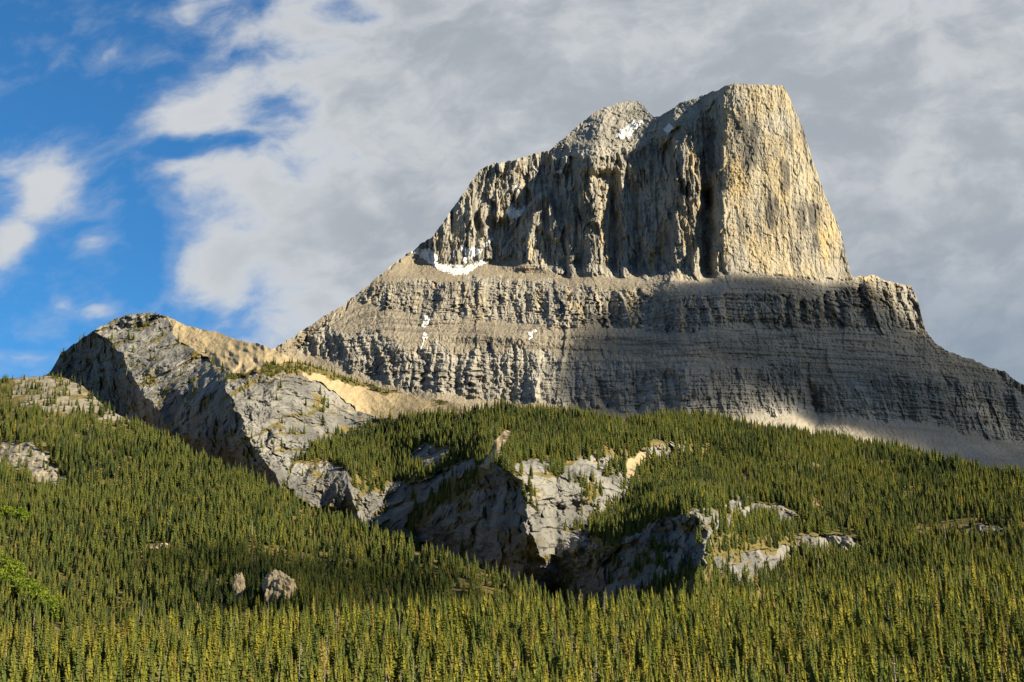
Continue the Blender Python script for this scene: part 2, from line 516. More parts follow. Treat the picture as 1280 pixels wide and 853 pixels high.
def build_mountain():
    step = 0.72
    u = np.arange(262, 1560, step)
    sil = SIL1(u) + fbm(u / 9, u * 0 + 3.3, 4, 21) * 2.0 * np.where((u > 915) & (u < 1063), 0.7, 1.0)
    bot = np.interp(u, [240, 360, 460, 600, 700, 900, 1100, 1280, 1420], [560, 520, 540, 560, 570, 580, 610, 650, 690])
    nr = 620
    t = np.linspace(0, 1, nr)[:, None]
    soft = np.max([np.roll(np.pad(sil, 60, mode='edge'), k)[60:-60] for k in range(-60, 61, 3)], axis=0)
    soft = np.maximum(blur_u(soft[None], 18)[0], sil)      # the lower rows follow a smoothed skyline, so no row has to jump at a step
    V = bot[None] + (soft - bot)[None] * t + (sil - soft)[None] * t ** 12
    U = np.broadcast_to(u[None], V.shape).copy()
    def bands(U, V):
        ju = U + fbm(U / 30, V / 22, 3, 1) * 5
        jv = V + fbm(U / 26, V / 40, 4, 2) * 5 + fbm(U / 7, V / 12, 2, 9) * 2.0
        b0, b1, b2, b3, b4, b5 = (f(ju) for f in (B0, B1, B2, B3, B4, B5))
        # scalloped edges where fans of talus climb between the buttresses
        b1 = b1 - np.abs(perlin(U / 34, U * 0 + .5, 31)) * 4
        b2 = b2 + perlin(U / 18, U * 0 + 1.5, 32) * 4
        b4 = b4 + np.abs(perlin(U / 26, U * 0 + .5, 33)) * 22 - 6

        def band(top, bottom, s_=2.2):
            return sst(jv, top - s_, top + s_) * (1 - sst(jv, bottom - s_, bottom + s_))
        cap = 1 - sst(jv, b0 - 2, b0 + 2)
        tower = band(b0, b1) * (1 - cap)
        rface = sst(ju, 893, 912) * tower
        bed = fbm((V - 0.5 * (S3(U) + S1(U))) / 5.0 + 0.4 * fbm(U / 60, V / 60, 2, 5), U / 140, 3, 41, 0.6)
        return cap, tower, rface, band(b1, b2), band(b2, b3), band(b3, b4), band(b4, b5, 3), sst(jv, b5 - 2, b5 + 2), bed

    def slope(U, V):
        cap, tower, rface, tal1, cl2, sl2, cl3, tal3, bed = bands(U, V)
        ls = sst(U, 700, 900)
        # thin broken rock steps across the ledges
        step = 0
        for k_, (top_, bot_) in enumerate(((S1, S3), (S1, S3), (S3, B4), (S3, B4))):
            m_ = top_(U) + (0.30, 0.48, 0.35, 0.68)[k_] * (bot_(U) - top_(U)) + 3 * fbm(U / 40, U * 0 + k_ * 3.3, 3, 140 + k_)
            step = step + np.exp(-((V - m_) / 1.7) ** 2) * sst(fbm(U / 55, U * 0 + k_ * 5.1, 3, 150 + k_), -0.25, 0.2)
        return 5.0 * step * (tal1 + sl2) + (cap * (0.95 + 0.35 * bed) + tower * (3.2 + 1.6 * rface) + tal1 * np.exp(np.log(0.80 + 0.2 * ls * sst(U, 900, 1000) - 0.08 * ls) + (1.15 - 0.55 * ls) * bed) + cl2 * np.exp(np.log(2.7) + 0.7 * bed)
                + sl2 * np.exp(np.log(0.80 + 0.4 * ls) + (0.35 + 0.45 * ls) * bed) + cl3 * np.exp(np.log(1.5) + 0.55 * bed) + tal3 * (0.66 + 0.12 * bed))
    cap, tower, rface, tal1, cl2, sl2, cl3, tal3, bed = bands(U, V)
    strat = V - 0.5 * (S3(U) + S1(U))
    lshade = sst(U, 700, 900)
    # ground plan: a prow under the summit, walls falling back to both sides
    ybot = 2900 + np.interp(u, [262, 380, 500, 700, 900, 1000, 1150, 1280, 1420], [330, 240, 150, 60, 0, -20, 10, 90, 200])
    Y = integrate(u, V, ybot, slope, 14)
    plan = np.interp(u, [262, 500, 560, 600, 640, 670, 700, 722, 740, 770, 800, 816, 844, 868, 880, 892, 905, 930, 965, 1000, 1063, 1100, 1420],
                     [350, 325, 310, 300, 335, 322, 306, 240, 200, 176, 150, 142, 60, 50, 54, 30, 0, 4, 16, 40, 105, 120, 200])
    up = np.interp(V, [100, 330, 352, 420], [1.0, 0.9, 0.55, 0.0])
    # the foot of the tower follows one smooth line, whatever the height of the talus below it
    jr = np.argmin(np.abs(V - 332), axis=0)
    ref = Y[jr, np.arange(len(u))]
    i0, i1 = np.searchsorted(u, 560), np.searchsorted(u, 1058)
    line = np.interp(u, [u[i0], u[i1]], [ref[i0], ref[i1]])
    dev = (ref - line) * sst(u, 520, 570) * (1 - sst(u, 1054, 1064))
    Y = Y - dev[None] * (1 - sst(V, 336, 368))
    Y = Y + up * plan[None] * 0.9
    X, Yb, Z = to_xyz(U, V, Y)
    # prows: (edge, amount in m, left width px, right width px, top line)
    def prow(edge, A, wl, wr, top, h=25, bottom=9999):
        ue = np.interp(V, [p[1] for p in edge], [p[0] for p in edge])
        d = U + fbm(U / 14, V / 14, 3, 61) * 4 - ue
        sh = np.where(d < 0, np.clip(1 + d / wl, 0, 1), np.clip(1 - d / wr, 0, 1) ** 1.5)
        tl = np.interp(U, [p[0] for p in top], [p[1] for p in top])
        return A * sh * sst(V, tl - 2, tl + h) * (1 - sst(V, bottom - 6, bottom + 6))
    D = np.zeros_like(Y)
    LONG = 110
    D += prow([(681, 240), (668, 262), (660, 320), (658, 345)], 75, 40, 60, [(560, 345), (620, 320), (645, 290), (660, 256), (676, 240), (686, 242), (700, 290), (760, 330)], 4, 338)
    D += prow([(735, 172), (728, 200), (724, 240), (720, 345)], 60, 55, 70, [(600, 330), (660, 235), (700, 180), (735, 150), (800, 180)], LONG, 345)
    D += prow([(757, 134), (752, 160), (748, 190)], 60, 60, 55, [(650, 200), (690, 160), (740, 110), (790, 96), (820, 120)], 40, 215)
    D += prow([(643, 203), (640, 235), (625, 262)], 45, 30, 24, [(560, 250), (600, 185), (640, 173), (700, 190)], 20, 275)
    D += prow([(848, 165), (846, 250), (838, 345)], 40, 42, 60, [(780, 215), (800, 190), (846, 160), (900, 170)], 40, 356)
    D += prow([(898, 235), (897, 300), (896, 345)], 15, 22, 90, [(860, 230), (898, 226), (1000, 240)], 40, 352)
    D += prow([(702, 340), (697, 400), (692, 410)], 34, 30, 70, [(640, 375), (690, 346), (780, 352)], 40, 409)
    D += prow([(555, 350), (545, 380), (540, 400)], 40, 34, 100, [(500, 382), (530, 360), (560, 345), (660, 346)], 40, 404)
    D += prow([(560, 430), (548, 470), (545, 500)], 50, 34, 110, [(500, 440), (549, 425), (680, 440)], 60)
    D += prow([(673, 445), (668, 480), (664, 510)], 50, 40, 140, [(640, 440), (663, 430), (820, 455)], 60)
    D += prow([(1010, 455), (1016, 480), (1020, 515)], -55, 30, 60, [(960, 470), (1025, 470), (1080, 480)], 40)
    D += prow([(905, 340), (880, 400), (862, 470)], 70, 140, 170, [(700, 420), (840, 355), (905, 325), (1000, 345), (1100, 420)], 110)
    wg = U + 4 * perlin(V / 25, U / 60, 98)
    for (uc, wd_, v0, dep) in ((884, 7.5, 222, 75), (832, 11, 168, 45), (724, 7, 250, 35), (768, 6, 225, 30), (795, 5, 215, 30), (706, 6, 318, 40), (905, 4, 320, 16)):
        D -= dep * np.exp(-((wg - uc - 0.03 * (V - 300)) / wd_) ** 2) * sst(V, v0, v0 + 25) * (1 - sst(V, 342, 352))
    Yd = Y - D
    # gullies, ribs and pillars
    zx = X + 12 * fbm(X / 90, Z / 190, 3, 70) + 2.5 * fbm(X / 22, Z / 60, 3, 68)
    lean = X + (Z - 700) * 0.35 * (1 - sst(U, 420, 620)) + 10 * fbm(X / 60, Z / 80, 3, 69)

    shift = (0.85 * (cl2 + cl3) + 0.22 * tower * (1 - rface)) * (9 * perlin(Z / 11, X / 260, 101) + 5 * perlin(Z / 5, X / 160, 102))      # every bed breaks along joints of its own
    zx = zx + shift
    lean = lean + shift

    def saw(x, seed, sharp=0.22):
        """ribs: broad faces turned left, short faces turned right, every rib of its own depth"""
        c = np.floor(x)
        p = x - c
        h = _perm[(c.astype(np.int64) + seed * 37) & 255] / 255.0
        h2 = _perm[(c.astype(np.int64) + 1 + seed * 37) & 255] / 255.0
        k = 0.12 + sharp * h
        return np.where(p < 1 - k, p / (1 - k), (1 - p) / k) * (0.35 + 0.65 * np.where(p < 1 - k, h, h * (1 - p) / k + h * (1 - (1 - p) / k)))
    fl_a = saw(zx / 78, 71) - 0.35
    fl_b = saw((zx + 6 * perlin(Z / 60, X / 200, 83)) / 31, 72) - 0.35
    fl_c = ridge((zx + 5 * perlin(X / 20, Z / 26, 79)) / 13, Z / 70, 73) - 0.5
    fl_d = ridge(zx / 5.6, Z / 24, 74) - 0.5
    fl_e = fbm(X / 8, Z / 8, 3, 75)
    ls_a = saw(lean / 62, 76) - 0.35
    ls_b = saw(lean / 23, 77, 0.4) - 0.35
    lt = tower * (1 - rface)
    vary = np.clip(0.95 + 0.8 * fbm(X / 130, Z / 110, 3, 84), 0.35, 1.7)
    qx, qz = X + 8 * fbm(X / 30, Z / 30, 3, 80), Z + 10 * fbm(X / 30, Z / 40, 3, 81)
    col = facets((X + shift + 5 * fbm(X / 20, Z / 60, 3, 63)) / 19, (Z + 8 * fbm(X / 20, Z / 30, 2, 64)) / 105, 12, 1.5, 80)
    col2 = facets((X + 2 * fbm(X / 8, Z / 20, 2, 65)) / 8, Z / 42, 13, 1.5, 80)
    lam = perlin(Z / 5.5 + 1.2 * perlin(X / 90, Z / 60, 66), X / 220, 67) + 0.7 * perlin(Z / 2.4 + 0.6 * perlin(X / 50, Z / 60, 66), X / 130, 62)
    big_a = facets((X + 6 * fbm(X / 30, Z / 60, 3, 87)) / 52, (Z + 15 * fbm(X / 50, Z / 50, 2, 88)) / 150, 14, 1.9, 140)
    crack = sst(ridge((X + 3 * fbm(X / 14, Z / 40, 3, 89)) / 17, Z / 130, 86), 0.9, 1.0) * sst(fbm(X / 40, Z / 60, 2, 99), -0.3, 0.3)
    blk = facets(qx / 30, qz / 58, 5, 1.2, 45)
    blk2 = facets(qx / 11, qz / 20, 6, 1.2, 45)
    blk3 = facets(qx / 4.6, qz / 7, 8, 1.2, 30)
    big = sst(U, 655, 700)      # the great dark wall left of the prow; the left subpeak is cut less deeply
    Yd -= lt * ((16 + 14 * big) * fl_a * vary + 30 * big_a + (8 + 4 * big) * fl_b * vary + 15 * col * vary + 7 * col2 - 5 * crack + 7 * blk + 4.5 * blk2 + 2.2 * blk3 + 0.7 * lam)
    Yd -= rface * (5.0 * big_a + 2.8 * col + 1.2 * col2 - 2.5 * crack + 0.25 * lam + 2.5 * blk + 1.8 * blk2 + 1.0 * blk3 + 0.4 * fl_e)
    Yd -= cl2 * (17 * fl_b * vary + 30 * big_a + 12 * col * vary + 6 * col2 - 3 * crack + (3.0 + 0.8 * lshade) * lam + 1 * fl_d + 10 * blk + 7 * blk2 + 2.5 * blk3)
    Yd -= cl3 * (32 * ls_a * vary * (1 - 0.6 * lshade) + 12 * ls_b * vary * (1 - 0.6 * lshade) + 14 * big_a + (2.8 + 1.2 * lshade) * lam + 5 * col2 - 3 * crack + 1.6 * fl_d + 7 * blk + 6.0 * blk2 + 2 * blk3)
    Yd -= (sl2 + tal1) * (1.6 * fl_e + 6 * (1 - lshade) * col + 2.0 * fl_b + 2.4 * blk2 + 1.2 * blk3 + (1.3 + 1.5 * lshade) * lam + 9 * lshade * big_a) + tal3 * (1.2 * fl_e + 2 * fl_b) + cap * (9 * blk + 6 * blk2 + 2 * blk3 + 3 * fl_e)
    Yd -= (tal1 + sl2) * lshade * 1.3 * perlin(strat / 3.2, U / 40, 85)
    Yd -= 1.0 * fl_e
    X, Yd, Z = to_xyz(U, V, Yd)
    # what the rock is made of, point by point
    n_st = fbm(X / 16, Z / 170, 4, 90)
    n_big = fbm(X / 90, Z / 130, 3, 91)
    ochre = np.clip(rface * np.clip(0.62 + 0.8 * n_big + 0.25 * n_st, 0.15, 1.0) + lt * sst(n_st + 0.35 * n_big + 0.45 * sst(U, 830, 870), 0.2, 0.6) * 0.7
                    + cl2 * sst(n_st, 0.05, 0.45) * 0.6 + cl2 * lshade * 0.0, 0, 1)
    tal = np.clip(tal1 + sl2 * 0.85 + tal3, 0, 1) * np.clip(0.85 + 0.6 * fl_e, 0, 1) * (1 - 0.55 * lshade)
    streak = np.zeros_like(Y)
    for (us, v0, v1, wd) in ((930, 128, 215, 9), (941, 150, 200, 8), (947, 190, 212, 10), (961, 238, 285, 5), (968, 245, 268, 5), (1010, 255, 290, 18), (1005, 150, 175, 7), (888, 150, 215, 8),
                             (919, 149, 167, 3), (911, 200, 226, 2.2), (875, 190, 235, 9), (980, 200, 240, 6), (870, 235, 248, 22), (1018, 290, 318, 6), (985, 165, 190, 6)):
        uu = U + 5 * perlin(U / 9, V / 30, 95) - (us + 0.06 * (V - v0))
        streak = np.maximum(streak, sst(1 - np.abs(uu) / (1.35 * wd), 0, 0.8) * sst(V, v0 - 8, v0 + 8) * (1 - sst(V, v1 - 10, v1 + 10)) * sst(n_st + 0.7, 0.1, 0.5))
    streak = np.clip(streak * 0.9 + tower * sst(fbm(X / 9, Z / 130, 4, 96), 0.3, 0.7) * 0.6 + crack * tower * 0.4, 0, 0.92) * tower
    bedl = np.maximum(sst(bed, 0.2, 0.55) * 0.5, sst(lam, 0.35, 0.8) * 0.55) * (cl2 + sl2 + cl3 + 0.35 * tower)
    n_st2 = fbm(X / 9, Z / 120, 3, 97)
    stain = sst(n_st2, 0.05, 0.5) * (lt * 0.62 + cl2 * 0.6 + cl3 * 0.5)
    bedl = np.maximum(bedl, stain)
    dark = np.clip(np.maximum(streak, bedl), 0, 0.9)
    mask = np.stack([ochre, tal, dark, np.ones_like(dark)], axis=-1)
    X2, Y2, Z2, M2 = close_back(X, Yd, Z, mask, 1.0, 12, 1300)
    o = grid_mesh('mountain', X2, Y2, Z2, M_MOUNT, {'mask': M2})
    set_prop(o, 'banded limestone mountain with a sheer ochre summit tower', 'mountain', kind='structure')
    return U, V, X, Yd, Z


MT = build_mountain()


# snow lying in the hollows and gullies: thin sheets draped on the rock
def snow(poly, label):
    U, V, X, Y, Z = MT
    du = np.array(poly)
    j0 = max(int((du[:, 0].min() - 4 - U[0, 0]) / 0.72), 0)
    j1 = int((du[:, 0].max() + 4 - U[0, 0]) / 0.72) + 2
    sub = (slice(None), slice(j0, j1))
    u, v = U[sub], V[sub]
    wu = u + fbm(u / 6, v / 5, 4, 11) * 2.6
    wv = v + fbm(u / 5, v / 4, 4, 12) * 2.2
    inside = inpoly(wu, wv, poly) & (fbm(u / 6 + v / 9, v / 2.4, 3, 15) < 0.36)
    rows = np.where(inside.any(axis=1))[0]
    if not len(rows):
        return
    rr = slice(max(rows[0] - 1, 0), rows[-1] + 2)
    x, y, z, ins = X[sub][rr], Y[sub][rr], Z[sub][rr], inside[rr]
    # the snow smooths the rock a little
    def blur(a_):
        for _ in range(3):
            p_ = np.pad(a_, 1, mode='edge')
            a_ = (p_[:-2, 1:-1] + p_[2:, 1:-1] + p_[1:-1, :-2] + p_[1:-1, 2:] + 2 * a_) / 6
        return a_
    yb = np.minimum(blur(y), y) - 1.5
    k = yb / y
    cell = ins[:-1, :-1] | ins[1:, 1:]
    nr, nc = x.shape
    idx = np.arange(nr * nc).reshape(nr, nc)
    q = np.stack([idx[:-1, :-1], idx[:-1, 1:], idx[1:, 1:], idx[1:, :-1]], axis=-1)[cell]
    used = np.unique(q)
    remap = np.zeros(nr * nc, dtype=np.int64)
    remap[used] = np.arange(len(used))
    top = np.stack([x * k, yb, CAM_H + (z - CAM_H) * k], axis=-1).reshape(-1, 3)[used]
    low = np.stack([x, y + 1.0, z], axis=-1).reshape(-1, 3)[used]
    q = remap[q]
    # rim quads
    e = np.concatenate([q[:, [0, 1]], q[:, [1, 2]], q[:, [2, 3]], q[:, [3, 0]]])
    key = np.sort(e, axis=1)
    _, inv, cnt = np.unique(key, axis=0, return_inverse=True, return_counts=True)
    rim = e[cnt[inv.ravel()] == 1]
    n = len(used)
    rq = np.stack([rim[:, 1], rim[:, 0], rim[:, 0] + n, rim[:, 1] + n], axis=-1)
    o = raw_mesh('snow_patch', np.concatenate([top, low]), np.concatenate([q, rq]), M_SNOW, None, True)
    set_prop(o, label, 'snow patch', 'snow patches on the mountain')


def crop(pts, ox, oy, k):
    return [(ox + x / k, oy + y / k) for x, y in pts]


K = 4.267
snow(crop([(315, 108), (360, 92), (410, 92), (455, 130), (452, 165), (500, 182), (570, 180), (605, 190), (640, 172), (700, 148), (718, 160), (640, 200), (600, 226), (540, 228), (490, 210), (440, 185), (400, 152), (350, 122)], 440, 290, K),
     'largest snow patch, a long bent strip on the ledge below the left subpeak')
snow(crop([(570, 75), (625, 88), (695, 92), (680, 122), (630, 142), (600, 168), (588, 150), (612, 128)], 440, 290, K), 'snow tongue just above the right end of the longest snow strip')
snow(crop([(372, 500), (384, 470), (372, 452), (392, 448), (418, 470), (404, 488), (392, 512), (378, 512)], 440, 290, K), 'small snow patch in the gully directly under the second cliff band')
snow(crop([(378, 532), (394, 536), (398, 560), (386, 585), (370, 628), (366, 620), (380, 575)], 440, 290, K), 'lowest snow scrap in the left gully, on the brown slope')
snow(crop([(932, 536), (978, 522), (982, 534), (962, 548), (950, 575), (942, 572), (950, 548)], 440, 290, K), 'snow scrap at the head of the gully in the middle of the brown slope')
snow(crop([(598, 650), (640, 632), (660, 655), (722, 625), (715, 655), (665, 695), (630, 735), (620, 690)], 500, 120, 4.56), 'triangular snow patch in the shaded bowl beside the yellow buttress')
snow(crop([(645, 512), (685, 505), (672, 548)], 500, 120, 4.56), 'tiny snow speck high in the shaded bowl')
snow(crop([(885, 435), (922, 408), (918, 445)], 500, 120, 4.56), 'snow speck on the dark wall right of the shaded bowl')
snow(crop([(470, 853), (528, 800), (535, 815), (492, 860)], 500, 120, 4.56), 'narrow slanting snow strip at the foot of the shaded bowl')
snow([(770, 170), (776, 163), (790, 153), (800, 150), (805, 153), (797, 160), (789, 166), (787, 174), (781, 172), (776, 173)], 'bright snow slope in the notch below the summit ridge')
snow(crop([(215, 305), (238, 272), (264, 298), (230, 335)], 780, 90, K), 'small snow patch at the top edge of the dark cliff under the summit')


# ------------------------------------------------------------------ the foothill in front of it (crags, scree, forest)
SIL2 = pl([(-120, 520), (0, 495), (40, 480), (62, 466), (77, 441), (94, 430), (114, 415), (134, 404), (146, 398), (158, 394), (172, 392), (188, 391), (200, 393), (209, 396), (220, 401), (232, 407), (250, 411), (269, 415),
           (296, 425), (310, 428), (323, 430), (346, 439), (374, 452), (407, 462), (441, 474), (481, 486), (528, 497), (560, 502), (580, 507), (592, 513), (609, 512), (633, 509), (663, 511), (690, 514), (710, 518),
           (744, 523), (760, 526), (790, 528), (830, 523), (850, 521), (884, 520), (917, 525), (968, 535), (1018, 546), (1059, 550), (1119, 560), (1170, 577), (1220, 585), (1280, 597), (1400, 622), (1760, 690)])
RIDGE4 = pl([(-460, 560), (-150, 500), (-60, 480), (0, 474), (30, 472), (60, 470), (85, 474), (105, 484), (118, 497), (135, 511), (161, 526), (198, 545), (225, 560), (252, 575), (296, 592), (343, 613), (404, 646), (460, 668), (520, 690), (591, 707),
             (641, 729), (705, 768), (760, 795), (860, 825), (1000, 850)])
CREST5 = pl([(-760, 870), (-200, 845), (0, 834), (150, 822), (300, 806), (420, 796), (500, 794), (600, 788), (700, 782), (850, 776), (1000, 764), (1150, 748), (1280, 735), (1450, 720), (2040, 715)])

TREELINE = pl([(340, 900), (350, 610), (358, 598), (372, 572), (395, 556), (440, 541), (470, 524), (500, 522), (540, 519), (575, 516), (594, 506), (600, 0)])
BARE = [
    [(357, 602), (372, 583), (387, 575), (420, 580), (438, 588), (444, 612), (470, 615), (491, 607), (530, 603), (548, 592), (575, 578), (592, 573), (596, 588), (565, 600), (540, 615), (520, 634), (505, 655), (513, 676), (480, 668), (450, 655), (400, 642), (360, 612)],
    [(500, 572), (530, 556), (558, 560), (560, 572), (540, 585), (520, 577)],
    [(628, 540), (643, 536), (641, 552), (626, 572), (606, 586), (598, 582), (614, 566)],
    [(783, 580), (793, 565), (810, 570), (803, 584), (790, 602), (784, 598)],
    [(795, 566), (830, 552), (862, 556), (855, 568), (820, 573)],
    [(621, 584), (648, 597), (640, 580), (662, 574), (690, 577), (688, 592), (702, 586), (732, 571), (752, 564), (770, 573), (790, 597), (786, 624), (770, 640), (742, 646), (735, 676), (765, 690), (800, 665), (830, 648), (870, 636), (894, 640), (906, 655), (892, 668), (886, 690), (882, 706), (857, 714), (823, 724), (790, 740), (765, 752), (720, 768), (700, 762), (640, 730), (600, 712), (540, 690), (513, 676), (540, 645), (590, 610)],
    [(905, 652), (935, 632), (965, 629), (990, 640), (1016, 660), (1000, 662), (960, 641), (920, 657)],
    [(985, 682), (1010, 668), (1050, 669), (1079, 682), (1060, 693), (1020, 687)],
    [(886, 700), (925, 690), (950, 690), (985, 681), (996, 692), (950, 722), (930, 730), (900, 716)],
    [(900, 640), (910, 630), (925, 624), (945, 622), (930, 632), (912, 645)],
    [(1195, 674), (1225, 655), (1258, 660), (1232, 669)],
]
SCREE = [
    [(200, 394), (240, 407), (300, 449), (332, 461), (300, 470), (262, 454), (228, 428)],
    [(205, 388), (269, 405), (323, 420), (374, 440), (441, 465), (528, 488), (592, 500), (594, 516), (540, 520), (480, 523), (448, 516), (428, 497), (405, 482), (385, 470), (357, 458), (317, 466), (295, 462), (278, 448), (255, 438), (238, 424), (220, 408)],
    [(628, 540), (643, 536), (641, 552), (626, 572), (606, 586), (598, 582), (614, 566)],
    [(783, 580), (793, 565), (810, 570), (803, 584), (790, 602), (784, 598)],
]
SHRUB2 = [
    [(318, 465), (330, 456), (350, 452), (374, 456), (392, 466), (360, 468), (335, 472)],
    [(362, 444), (376, 444), (420, 462), (480, 484), (508, 492), (480, 493), (430, 479), (390, 466)],
    [(515, 490), (560, 496), (572, 505), (530, 501)],
    [(285, 470), (310, 464), (320, 470), (290, 480)],
]


def prow_field(U, V, edge, A, wl, wr, top, h=30, wob=4, seed=61):
    ue = np.interp(V, [p[1] for p in edge], [p[0] for p in edge])
    d = U + fbm(U / 14, V / 14, 3, seed) * wob - ue
    sh = np.where(d < 0, np.clip(1 + d / wl, 0, 1), np.clip(1 - d / wr, 0, 1) ** 1.4)
    tl = np.interp(U, [p[0] for p in top], [p[1] for p in top])
    return A * sh * sst(V + fbm(U / 12, V / 12, 2, seed + 3) * 4, tl - h, tl + 4)


def build_foothill():
    step = 0.9
    u = np.arange(-110, 1760, step)
    sil = SIL2(u) + fbm(u / 8, u * 0 + 7.7, 3, 22) * 1.4
    bot = np.maximum(np.minimum(RIDGE4(u) + 34, CREST5(u) + 14), sil + 30)
    nr = 400
    t = np.linspace(0, 1, nr)[:, None]
    V = bot[None] + (sil - bot)[None] * t
    U = np.broadcast_to(u[None], V.shape).copy()
    wu = U + fbm(U / 18, V / 18, 3, 13) * 6
    wv = V + fbm(U / 18, V / 18, 3, 14) * 5
    scree = inpolys(wu, wv, SCREE)
    shrub = inpolys(wu, wv, SHRUB2)
    bare = inpolys(wu, wv, BARE)
    dome = (wv < TREELINE(wu)) & (wu < 596)
    rock = (bare | dome) & ~scree
    rockf, screef = rock.astype(np.float64), scree.astype(np.float64)
    def slope(U, V):
        wu = U + fbm(U / 18, V / 18, 3, 13) * 6
        wv = V + fbm(U / 18, V / 18, 3, 14) * 5
        sc = inpolys(wu, wv, SCREE)
        rk = (inpolys(wu, wv, BARE) | ((wv < TREELINE(wu)) & (wu < 596))) & ~sc
        return np.interp(U, [600, 1000], [0.43, 0.36]) + rk * np.interp(U, [250, 400, 600, 900], [0.75, 0.9, 1.5, 1.1]) + sc * 0.22
    ybot = np.interp(u, [-110, 0, 100, 343, 520, 700, 850, 1000, 1280, 1400], [2400, 2300, 2150, 1680, 1480, 1330, 1240, 1180, 1130, 1130])
    Y = integrate(u, V, ybot, slope, 44)
    D = np.zeros_like(Y)
    D += prow_field(U, V, [(118, 414), (135, 425), (152, 442), (165, 470), (195, 510), (215, 545)], 165, 72, 190, [(40, 440), (114, 380), (300, 380)], 30)
    D += prow_field(U, V, [(282, 485), (299, 520), (312, 550), (343, 592), (352, 612)], 165, 85, 170, [(190, 505), (235, 508), (262, 498), (281, 488), (330, 470), (420, 500)], 60)
    D += prow_field(U, V, [(432, 585), (440, 620), (450, 650)], 105, 75, 80, [(357, 600), (387, 574), (437, 584), (500, 600)], 45)
    D += prow_field(U, V, [(530, 600), (520, 640), (516, 676)], 55, 40, 60, [(470, 622), (500, 606), (560, 590), (600, 600)], 40)
    D += prow_field(U, V, [(621, 580), (648, 597), (661, 612), (658, 658), (676, 692), (700, 740)], 250, 140, 200, [(500, 684), (540, 648), (590, 610), (621, 586), (660, 588), (752, 570), (800, 600), (850, 660)], 60) * (1 - 0.55 * sst(V + 0.25 * (U - 700), 655, 760) * sst(U, 640, 700))
    D += prow_field(U, V, [(870, 640), (885, 665), (881, 690), (880, 745)], 330, 190, 120, [(655, 700), (735, 690), (780, 676), (830, 648), (870, 640), (900, 640), (1000, 690)], 50)
    D += prow_field(U, V, [(940, 690), (930, 728)], 30, 40, 60, [(885, 700), (925, 690), (990, 682)], 30)
    D += prow_field(U, V, [(1000, 670), (1000, 700)], 14, 30, 80, [(960, 690), (1010, 668), (1080, 684)], 25)
    _, _, Z0 = to_xyz(U, V, Y)
    q = Z0 + 0.3 * Y
    Y = Y - D
    X, Y, Z = to_xyz(U, V, Y)
    along = X + 0.6 * D          # distance along the face, also on walls turned aside
    wx = along + 14 * fbm(X / 45, q / 45, 4, 16)
    wq = q + 14 * fbm(X / 45, q / 45, 4, 17)
    f1 = facets(wx / 42, wq / 55, 1, 1.1, 90)
    f2 = facets(wx / 15, wq / 20, 2, 1.3, 120)
    f3 = facets(wx / 6, wq / 7.5, 3, 1.3, 120)
    f5 = (ridge(wx / 60, wq / 75, 42) + 0.5 * ridge(wx / 27, wq / 34, 43) + 0.25 * ridge(wx / 12, wq / 14, 44)) - 0.9
    sm = fbm(X / 60, q / 60, 4, 18)
    fine = fbm(X / 5, q / 5, 3, 19)
    crag = rockf * np.where(U < 596, 1, 1)
    f4 = facets(along / 2.6 + 3, wq / 3.2, 9, 1.3, 80)
    rough = np.clip(0.85 + 0.9 * fbm(X / 70, q / 50, 3, 38), 0.3, 1.7)
    Y = Y - crag * (13 * f5 + (15 * f1 + 7.5 * f2 + 3.4 * f3 + 1.7 * f4) * rough + 0.9 * fine) - (1 - crag) * (5 * sm + 0.5 * fine) - screef * 1.0 * ridge((X + 0.6 * q) / 14, q / 220, 23)
    X, Y, Z = to_xyz(U, V, Y)
    # small rock pavement and greenery among the crags
    g = fbm(X / 26, q / 14, 4, 24)
    vegf = np.where(rock, sst(g + 0.25 * (f3 + f2), 0.12, 0.5) * 0.62, np.where(scree, sst(ridge((X + 0.9 * q) / 9, q / 60, 45), 0.93, 0.99) * sst(g, 0.2, 0.5) * 0.6, 0.95))
    vegf = np.where(shrub, 0.9, vegf)
    screef = np.maximum(screef, rockf * sst(fbm(X / 55, q / 25, 4, 46), 0.15, 0.6) * 0.42)
    mask = np.stack([rockf, screef, vegf, np.ones_like(vegf)], axis=-1)
    X2, Y2, Z2, M2 = close_back(X, Y, Z, mask, 0.45, 10, 700)
    o = grid_mesh('hill', X2, Y2, Z2, M_HILL, {'mask': M2})
    set_prop(o, 'grey craggy foothill with a tan scree slope and forest below the mountain', 'hill', kind='structure')
    tree = np.where(rock | scree, 0.0, 1.0)
    small = np.where(shrub, 1.0, 0.0)
    stray = np.where(rock & (g > np.interp(U, [690, 760], [0.2, 0.05])), 0.16, 0.0) * np.where(U > 596, np.interp(U, [690, 760, 868, 900], [1.6, 3.6, 3.6, 0.35]), 0.7)
    return dict(U=U, V=V, X=X, Y=Y, Z=Z, dens=np.maximum(tree * (1 - small), stray), small=small)


HL = build_foothill()

BARE4 = [
    [(0, 556), (35, 553), (62, 574), (86, 604), (72, 614), (40, 596), (0, 578)],
    [(190, 683), (200, 678), (215, 682), (212, 690), (195, 689)],
    [(262, 724), (283, 722), (290, 730), (268, 733)],
]
TALUS4 = [[(20, 472), (64, 468), (88, 472), (108, 486), (128, 506), (162, 524), (150, 530), (110, 515), (80, 520), (50, 512), (10, 500)], [(60, 500), (105, 492), (120, 512), (90, 518)]]
BRIGHT4 = [[(0, 700), (14, 712), (30, 735), (55, 750), (75, 772), (70, 780), (40, 760), (15, 742), (0, 735)], [(0, 644), (26, 648), (34, 656), (10, 657), (0, 654)]]


